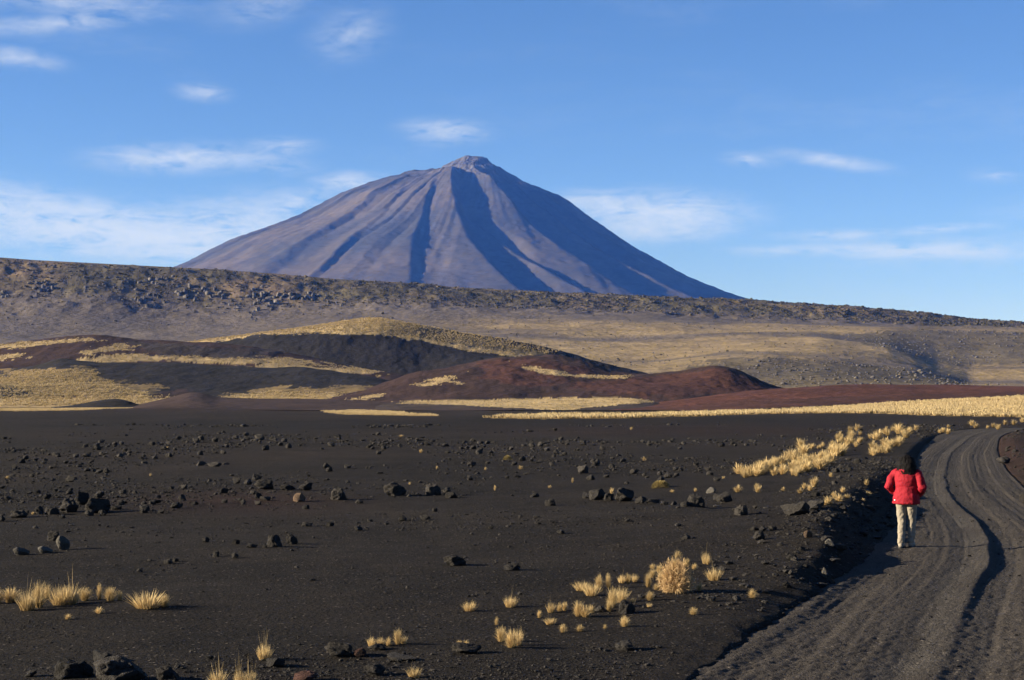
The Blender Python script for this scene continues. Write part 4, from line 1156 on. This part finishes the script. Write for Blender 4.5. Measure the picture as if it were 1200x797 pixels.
# straw fields, far beyond counting
def far_tuft(seed, nb=9, bw=.16):
    rg = random.Random(seed); V = []; Fc = []; C = []
    for i in range(nb):
        a = 2 * math.pi * i / nb + rg.uniform(-.3, .3); r1 = rg.uniform(.3, .62); hz = rg.uniform(.6, 1.0)
        b = len(V); sh = rg.uniform(.85, 1.1)
        px_, py_ = -math.sin(a) * bw, math.cos(a) * bw
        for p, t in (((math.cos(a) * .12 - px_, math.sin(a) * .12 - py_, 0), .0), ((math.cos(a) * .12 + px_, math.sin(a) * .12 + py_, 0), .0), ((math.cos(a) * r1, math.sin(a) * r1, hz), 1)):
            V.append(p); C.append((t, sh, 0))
        Fc.append((b, b + 1, b + 2))
    return np.array(V), np.array(Fc), np.array(C)
FT = [far_tuft(3000 + i) for i in range(8)]
def straw_field():
    N = 110000
    px = RNG.uniform(-40, 1330, N); y = RNG.uniform(150, 360, N)
    x = (px - 600) / F * y
    z = ground_z(x, y)
    p_, q_ = project(x, y, z)
    k_ = straw_plain_mask(p_, q_, x, y)
    x, y, z = x[k_], y[k_], z[k_]
    n = min(len(x), 20000)
    x, y, z = x[:n], y[:n], z[:n]
    s = RNG.uniform(.35, .75, n) * np.where(600 + F * x / y < 555, .6, 1.0)
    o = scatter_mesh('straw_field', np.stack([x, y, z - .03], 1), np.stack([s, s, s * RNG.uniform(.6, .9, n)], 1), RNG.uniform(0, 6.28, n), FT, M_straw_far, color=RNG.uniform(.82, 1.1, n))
    tag(o, 'broad field of pale straw grass between gravel and red mound', 'grass', kind='stuff')
    print('straw', n)
straw_field()
def hill_straw(L, ps, n, name, label, size, tmax, seed):
    nv, nu = L.X.shape
    m = polys(L, ps, 6, 1.5, 26, 34, seed) & (L.T <= tmax)
    ii = np.nonzero(m.ravel())[0]
    if len(ii) == 0:
        return
    j = RNG.choice(ii, n)
    x = L.X.ravel()[j] + RNG.uniform(-.8, .8, n); y = L.Y.ravel()[j]; z = L.Z.ravel()[j]
    s = RNG.uniform(.6, 1.2, n) * size
    o = scatter_mesh(name, np.stack([x, y, z - .1], 1), np.stack([s, s, s * .8], 1), RNG.uniform(0, 6.28, n), FT, M_straw_far, color=RNG.uniform(.75, 1.1, n))
    tag(o, label, 'grass', kind='stuff')
hill_straw(H3, [[(0, 440), (60, 432), (110, 434), (140, 455), (200, 468), (260, 468), (330, 458), (390, 462), (380, 470), (0, 476)]], 6000, 'straw_flat', 'straw grass on the flat below the black mounds', .8, 2.9, 3100)
def hill_fringe():
    byhill = {}
    for L, ps, ax, ay, sd_, label in STRAW_JOBS:
        m = polys(L, ps, ax * 1.5, max(ay * 1.8, 1.6), 26, 34, sd_) & (L.T > .4) & (L.T < 3.6)
        byhill.setdefault(label, [L, np.zeros(L.PX.shape, bool)])[1] |= m
    for label, (L, m) in byhill.items():
        ii = np.nonzero(m.ravel())[0]
        if len(ii) < 5:
            continue
        n = int(min(5000, len(ii) * .6))
        j = RNG.choice(ii, n)
        x = L.X.ravel()[j] + RNG.uniform(-1, 1, n); y = L.Y.ravel()[j]; z = L.Z.ravel()[j]
        s = RNG.uniform(.35, .95, n) * y / 800
        o = scatter_mesh('hill_straw', np.stack([x, y, z - .1], 1), np.stack([s, s, s * .75], 1), RNG.uniform(0, 6.28, n), FT, M_straw_far, color=RNG.uniform(.45, 1.05, n))
        tag(o, 'straw grass on the ' + label, 'grass', kind='stuff')
hill_fringe()
hill_straw(H1, [[(250, 396), (370, 380), (440, 370), (500, 380), (640, 408), (660, 416), (560, 406), (470, 394), (405, 390), (300, 393)]], 3000, 'hilltop_straw', 'straw grass crowning the black-flanked hill', 1.1, 3.4, 3200)

# ------------------------------------------------------------------ the walker
def cloth_mat(name, c, rough=.8, nscale=40., sheen=.0, bump=.004):
    m, nt, b = new_mat(name, rough, .25)
    tcn = node(nt, 'ShaderNodeTexCoord')
    n = node(nt, 'ShaderNodeTexNoise', {'Vector': tcn.outputs['Object'], 'Scale': nscale, 'Detail': 4.0})
    v = mapr(nt, n.outputs['Fac'], .3, .7, .88, 1.1)
    vm = node(nt, 'ShaderNodeVectorMath', {0: (*c,)}, operation='SCALE'); nt.links.new(v, vm.inputs['Scale'])
    nt.links.new(vm.outputs[0], b.inputs['Base Color'])
    n2 = node(nt, 'ShaderNodeTexNoise', {'Vector': tcn.outputs['Object'], 'Scale': 14.0, 'Detail': 3.0, 'Distortion': .8})
    bp = node(nt, 'ShaderNodeBump', {'Height': n2.outputs['Fac'], 'Distance': bump * 6, 'Strength': .6})
    nt.links.new(bp.outputs['Normal'], b.inputs['Normal'])
    return m
M_jacket = cloth_mat('red_jacket', (.205, .0022, .0095), .8)
M_trouser = cloth_mat('beige_trousers', (.205, .172, .128), .9)
M_boot = cloth_mat('tan_boot', (0.2700, 0.2325, 0.1800), .85)
M_sole = cloth_mat('dark_sole', (.05, .045, .04), .9)
M_skin = cloth_mat('skin', (0.3375, 0.1950, 0.1350), .6, 60., 0, .001)
M_hair = cloth_mat('black_hair', (.006, .005, .005), .75, 80., 0, .004)
M_hair.node_tree.nodes['Principled BSDF'].inputs['Specular IOR Level'].default_value = .08
M_white = cloth_mat('white_patch', (.75, .75, .75), .7)
M_eye = cloth_mat('dark_eye', (.02, .015, .012), .3)

def loft(bm, rings, n=20, cap=True):
    """rings: (centre, rx, ry, axis-tilt matrix or None)"""
    prev = None; first = None
    for (c, rx, ry, mt) in rings:
        vs = []
        for i in range(n):
            a = 2 * math.pi * i / n
            p = Vector((math.cos(a) * rx, math.sin(a) * ry, 0))
            if mt is not None:
                p = mt @ p
            vs.append(bm.verts.new(Vector(c) + p))
        if prev:
            for i in range(n):
                bm.faces.new((prev[i], prev[(i + 1) % n], vs[(i + 1) % n], vs[i]))
        else:
            first = vs
        prev = vs
    if cap:
        bm.faces.new(list(reversed(first))); bm.faces.new(prev)
def limb(bm, pts, n=14):
    """pts: (position, radius) swept tube with round-ish ends"""
    P = [Vector(p) for p, r in pts]
    rings = []; ref = Vector((1, .03, 0))
    for i, (p, r) in enumerate(pts):
        a = P[max(i - 1, 0)]; b = P[min(i + 1, len(P) - 1)]
        zd = (b - a).normalized()
        if abs(zd.dot(ref.normalized())) > .97:
            ref = Vector((0, .2, 1))
        yd = zd.cross(ref).normalized(); xd = yd.cross(zd).normalized(); ref = xd
        rings.append((P[i], r, r, Matrix((xd, yd, zd)).transposed()))
    d0 = (P[0] - P[1]).normalized(); d1 = (P[-1] - P[-2]).normalized()
    rings = [(P[0] + d0 * pts[0][1] * .6, pts[0][1] * .55, pts[0][1] * .55, rings[0][3])] + rings + [(P[-1] + d1 * pts[-1][1] * .6, pts[-1][1] * .55, pts[-1][1] * .55, rings[-1][3])]
    loft(bm, rings, n)
def finish(bm, name, mat, parent, voxel=None, smooth=6, disp=None):
    bmesh.ops.recalc_face_normals(bm, faces=bm.faces[:])
    me = bpy.data.meshes.new(name); bm.to_mesh(me); bm.free()
    me.materials.append(mat)
    for p in me.polygons:
        p.use_smooth = True
    o = obj(name, me, None, parent)
    if voxel:
        r = o.modifiers.new('remesh', 'REMESH'); r.mode = 'VOXEL'; r.voxel_size = voxel; r.use_smooth_shade = True
        s = o.modifiers.new('smooth', 'SMOOTH'); s.iterations = smooth; s.factor = .5
    if disp:
        for i, (size, st) in enumerate(disp):
            tx = bpy.data.textures.new(name + '_fold', 'CLOUDS'); tx.noise_scale = size; tx.noise_depth = 1
            d = o.modifiers.new('fold', 'DISPLACE'); d.texture = tx; d.strength = st; d.mid_level = .5; d.texture_coords = 'LOCAL'
    return o
def build_person():
    fx, fy, _ = unproject(1062, 640.5)
    fy = 29.6; fx = (1062 - 600) / F * fy
    fz = float(track_z(np.array([fx - float(xLs(fy))]), np.array([fy]))[0])
    root = bpy.data.objects.new('person', None); COL.objects.link(root)
    root.scale = (.98, .98, .97); root.location = (fx, fy, fz); root.rotation_euler = (0, 0, R(-28))
    tag(root, 'person in a red jacket and beige trousers walking away along the track', 'person')
    # pose: weight on the left foot, right foot half a step ahead, hands in the pockets
    hipL, hipR = Vector((-.095, 0, .87)), Vector((.095, 0, .87))
    kneeL, kneeR = Vector((-.085, .02, .47)), Vector((.078, .09, .48))
    ankL, ankR = Vector((-.075, -.06, .09)), Vector((.065, .08, .10))
    shL, shR = Vector((-.185, .01, 1.345)), Vector((.185, .01, 1.345))
    elL, elR = Vector((-.305, -.06, 1.085)), Vector((.305, -.05, 1.09))
    wrL, wrR = Vector((-.20, .15, .95)), Vector((.20, .16, .95))
    # --- body: one skinned surface
    verts = []; edges = []; rad = []
    def V(p, r):
        verts.append(tuple(p)); rad.append(r); return len(verts) - 1
    def chain(start, pts):
        prev = start
        for p, r in pts:
            i = V(p, r); edges.append((prev, i)); prev = i
        return prev
    pel = V((0, 0, .92), .12)
    chest = chain(pel, [((0, .005, 1.05), .105), ((0, .01, 1.22), .12), ((0, .01, 1.33), .10)])
    neck = chain(chest, [((0, .02, 1.41), .052), ((0, .035, 1.46), .05)])
    chain(neck, [((0, .045, 1.52), .085), ((0, .045, 1.575), .088), ((0, .04, 1.615), .055)])
    for sh, elb, wr, sx in ((shL, elL, wrL, -1), (shR, elR, wrR, 1)):
        w = chain(chest, [(sh, .06), ((sh + elb) / 2, .05), (elb, .042), ((elb + wr) / 2, .038), (wr, .027)])
        fw = (wr - elb).normalized()
        palm = chain(w, [(wr + fw * .05, .03), (wr + fw * .085, .028)])
        for j, (lo, ln) in enumerate(((-.026, .068), (-.009, .078), (.009, .072), (.026, .056))):
            s_ = wr + fw * .09 + Vector((0, lo * .3, lo))
            chain(palm, [(s_, .0095), (s_ + fw * ln * .5 + Vector((-sx * .012, 0, 0)), .009), (s_ + fw * ln * .85 + Vector((-sx * .035, 0, -.005)), .008)])
        th = wr + fw * .035 + Vector((-sx * .005, .02, .035))
        chain(w, [(th, .011), (th + fw * .035 + Vector((-sx * .015, .0, .012)), .0095)])
    for hip, kn, an in ((hipL, kneeL, ankL), (hipR, kneeR, ankR)):
        chain(pel, [(hip, .085), ((hip + kn) / 2, .072), (kn, .054), ((kn * .6 + an * .4), .052), (an, .036), (an + Vector((0, .06, -.055)), .034), (an + Vector((0, .15, -.065)), .03)])
    me = bpy.data.meshes.new('body'); me.from_pydata(verts, edges, []); me.update()
    bo = obj('body', me, M_skin, root)
    md = bo.modifiers.new('skin', 'SKIN'); md.use_smooth_shade = True
    for i, sv in enumerate(me.skin_vertices[0].data):
        sv.radius = (rad[i], rad[i]); sv.use_root = (i == pel)
    sub = bo.modifiers.new('sub', 'SUBSURF'); sub.levels = 1; sub.render_levels = 2
    # --- face, turned away from the camera
    bm = bmesh.new(); limb(bm, [((0, .135, 1.545), .010), ((0, .148, 1.515), .016)], 8)
    finish(bm, 'nose', M_skin, bo)
    for sx in (-1, 1):
        bm = bmesh.new(); bmesh.ops.create_uvsphere(bm, u_segments=10, v_segments=8, radius=.011, matrix=Matrix.Translation((sx * .032, .122, 1.55)))
        finish(bm, 'eye', M_eye, bo)
        bm = bmesh.new(); bmesh.ops.create_uvsphere(bm, u_segments=10, v_segments=8, radius=1, matrix=Matrix.Translation((sx * .088, .045, 1.535)) @ Matrix.Diagonal((.012, .02, .032, 1)))
        finish(bm, 'ear', M_skin, bo)
    bm = bmesh.new(); bmesh.ops.create_uvsphere(bm, u_segments=10, v_segments=8, radius=1, matrix=Matrix.Translation((0, .125, 1.487)) @ Matrix.Diagonal((.025, .01, .007, 1)))
    finish(bm, 'mouth', M_boot, bo)
    # --- jacket
    bm = bmesh.new()
    T = [((0, .0, .785), .235, .165), ((0, .0, .80), .245, .172), ((0, 0, .90), .238, .17), ((0, 0, 1.0), .208, .148), ((0, 0, 1.10), .198, .142), ((0, .0, 1.22), .222, .155), ((0, .0, 1.32), .222, .145), ((0, .005, 1.39), .165, .12), ((0, .015, 1.43), .095, .09), ((0, .02, 1.48), .082, .082)]
    loft(bm, [(c, a, b, None) for c, a, b in T], 28)
    for sh, elb, wr, sx in ((shL, elL, wrL, -1), (shR, elR, wrR, 1)):
        limb(bm, [(sh + Vector((-sx * .04, 0, .0)), .088), (sh + Vector((sx * .012, 0, -.03)), .088), ((sh + elb) / 2 + Vector((sx * .012, -.005, 0)), .082), (elb, .076), ((elb * .55 + wr * .45), .068), (wr, .058)], 16)
    # hood bunched behind the collar
    limb(bm, [((-.11, .0, 1.405), .042), ((-.07, -.085, 1.40), .05), ((0, -.115, 1.385), .055), ((.07, -.085, 1.40), .05), ((.11, 0, 1.405), .042)], 12)
    jk = finish(bm, 'jacket', M_jacket, root, .0125, 4, [(.13, .03), (.045, .007)])
    bm = bmesh.new()   # hem band
    loft(bm, [((0, 0, .79), .243, .174, None), ((0, 0, .81), .25, .18, None), ((0, 0, .825), .248, .178, None)], 28, False)
    finish(bm, 'hem', M_jacket, jk)
    for (cx_, cy_, cz_, w, h) in [(-.165, -.135, .855, .035, .018)]:
        bm = bmesh.new(); bmesh.ops.create_cube(bm, size=1, matrix=Matrix.Translation((cx_, cy_, cz_)) @ Matrix.Rotation(-.75 if cx_ < 0 else .4, 4, 'Z') @ Matrix.Diagonal((w, .02, h, 1)))
        bmesh.ops.bevel(bm, geom=bm.edges[:], offset=.003, segments=1, affect='EDGES')
        finish(bm, 'emblem', M_white, jk)
    # --- trousers
    bm = bmesh.new()
    loft(bm, [((0, 0, .98), .17, .125, None), ((0, -.005, .9), .195, .145, None), ((0, -.005, .82), .195, .14, None), ((0, 0, .76), .16, .11, None)], 24)
    for hip, kn, an, sx in ((hipL, kneeL, ankL, -1), (hipR, kneeR, ankR, 1)):
        limb(bm, [(hip + Vector((0, 0, -.0)), .104), (hip.lerp(kn, .35), .094), (hip.lerp(kn, .7), .080), (kn, .073), (kn.lerp(an, .4), .071), (kn.lerp(an, .75), .064), (an + Vector((0, -.005, .03)), .063), (an + Vector((0, -.01, -.005)), .062)], 16)
    finish(bm, 'trousers', M_trouser, root, .012, 3, [(.10, .024), (.04, .010)])
    # --- boots
    for an, yaw in ((ankL, .1), (ankR, -.1)):
        bm = bmesh.new()
        fz_ = an.z - .09
        limb(bm, [((an.x, an.y - .01, fz_ + .12), .048), ((an.x, an.y - .015, fz_ + .06), .05), ((an.x, an.y - .02, fz_ + .045), .046)], 14)
        limb(bm, [((an.x, an.y - .03, fz_ + .05), .046), ((an.x, an.y + .06, fz_ + .05), .045), ((an.x, an.y + .15, fz_ + .04), .040), ((an.x, an.y + .18, fz_ + .036), .030)], 14)
        b_ = finish(bm, 'boot', M_boot, root, .009, 2)
        bm = bmesh.new()
        pts = [(-.03, -.075), (.03, -.075), (.042, -.02), (.038, .06), (.046, .14), (.03, .20), (0, .215), (-.03, .20), (-.046, .14), (-.038, .06), (-.042, -.02)]
        lo = [bm.verts.new((an.x + p, an.y + q, fz_ - .006)) for p, q in pts]; hi = [bm.verts.new((an.x + p, an.y + q, fz_ + .022)) for p, q in pts]
        for i in range(len(pts)):
            j = (i + 1) % len(pts); bm.faces.new((lo[i], lo[j], hi[j], hi[i]))
        bm.faces.new(list(reversed(lo))); bm.faces.new(hi)
        finish(bm, 'sole', M_sole, b_)
    # --- hair: thick, shoulder length, blown a little to one side
    bm = bmesh.new()
    bmesh.ops.create_uvsphere(bm, u_segments=20, v_segments=14, radius=1, matrix=Matrix.Translation((0, .025, 1.56)) @ Matrix.Diagonal((.128, .125, .105, 1)))
    loft(bm, [((0, -.01, 1.60), .09, .08, None), ((.0, -.02, 1.55), .145, .115, None), ((.005, -.03, 1.48), .165, .12, None), ((.02, -.045, 1.40), .155, .105, None), ((.04, -.06, 1.33), .115, .08, None), ((.055, -.07, 1.27), .06, .05, None)], 20)
    bmesh.ops.scale(bm, vec=(1.14, 1.05, 1.0), verts=bm.verts[:])
    hr = finish(bm, 'hair', M_hair, root, .012, 3, [(.08, .03), (.03, .006)])
    rg = random.Random(3); Vv = []; Ff = []
    for i in range(420):
        a = rg.uniform(math.pi * .92, math.pi * 2.08)
        r0 = rg.uniform(.7, 1.0)
        p = Vector((math.cos(a) * .13 * r0, .01 + math.sin(a) * .12 * r0, rg.uniform(1.50, 1.63)))
        L_ = rg.uniform(.14, .30)
        b = len(Vv); n = 5; w = .004
        sdv = Vector((-math.sin(a), math.cos(a), 0)) * w
        bx = rg.gauss(.04, .05); by = rg.gauss(-.02, .02); bulge = rg.uniform(.0, .06)
        for k_ in range(n):
            t = k_ / (n - 1)
            q = p + Vector((math.cos(a) * bulge * math.sin(t * 3) + bx * t * t, math.sin(a) * bulge * math.sin(t * 3) + by * t, -L_ * t))
            f = 1 - t * .8
            Vv += [tuple(q - sdv * f), tuple(q + sdv * f)]
        for k_ in range(n - 1):
            c_ = b + 2 * k_; Ff.append((c_, c_ + 1, c_ + 3, c_ + 2))
    me = mesh_np('strands', np.array(Vv), np.array(Ff), True)
    obj('strands', me, M_hair, hr)
build_person()
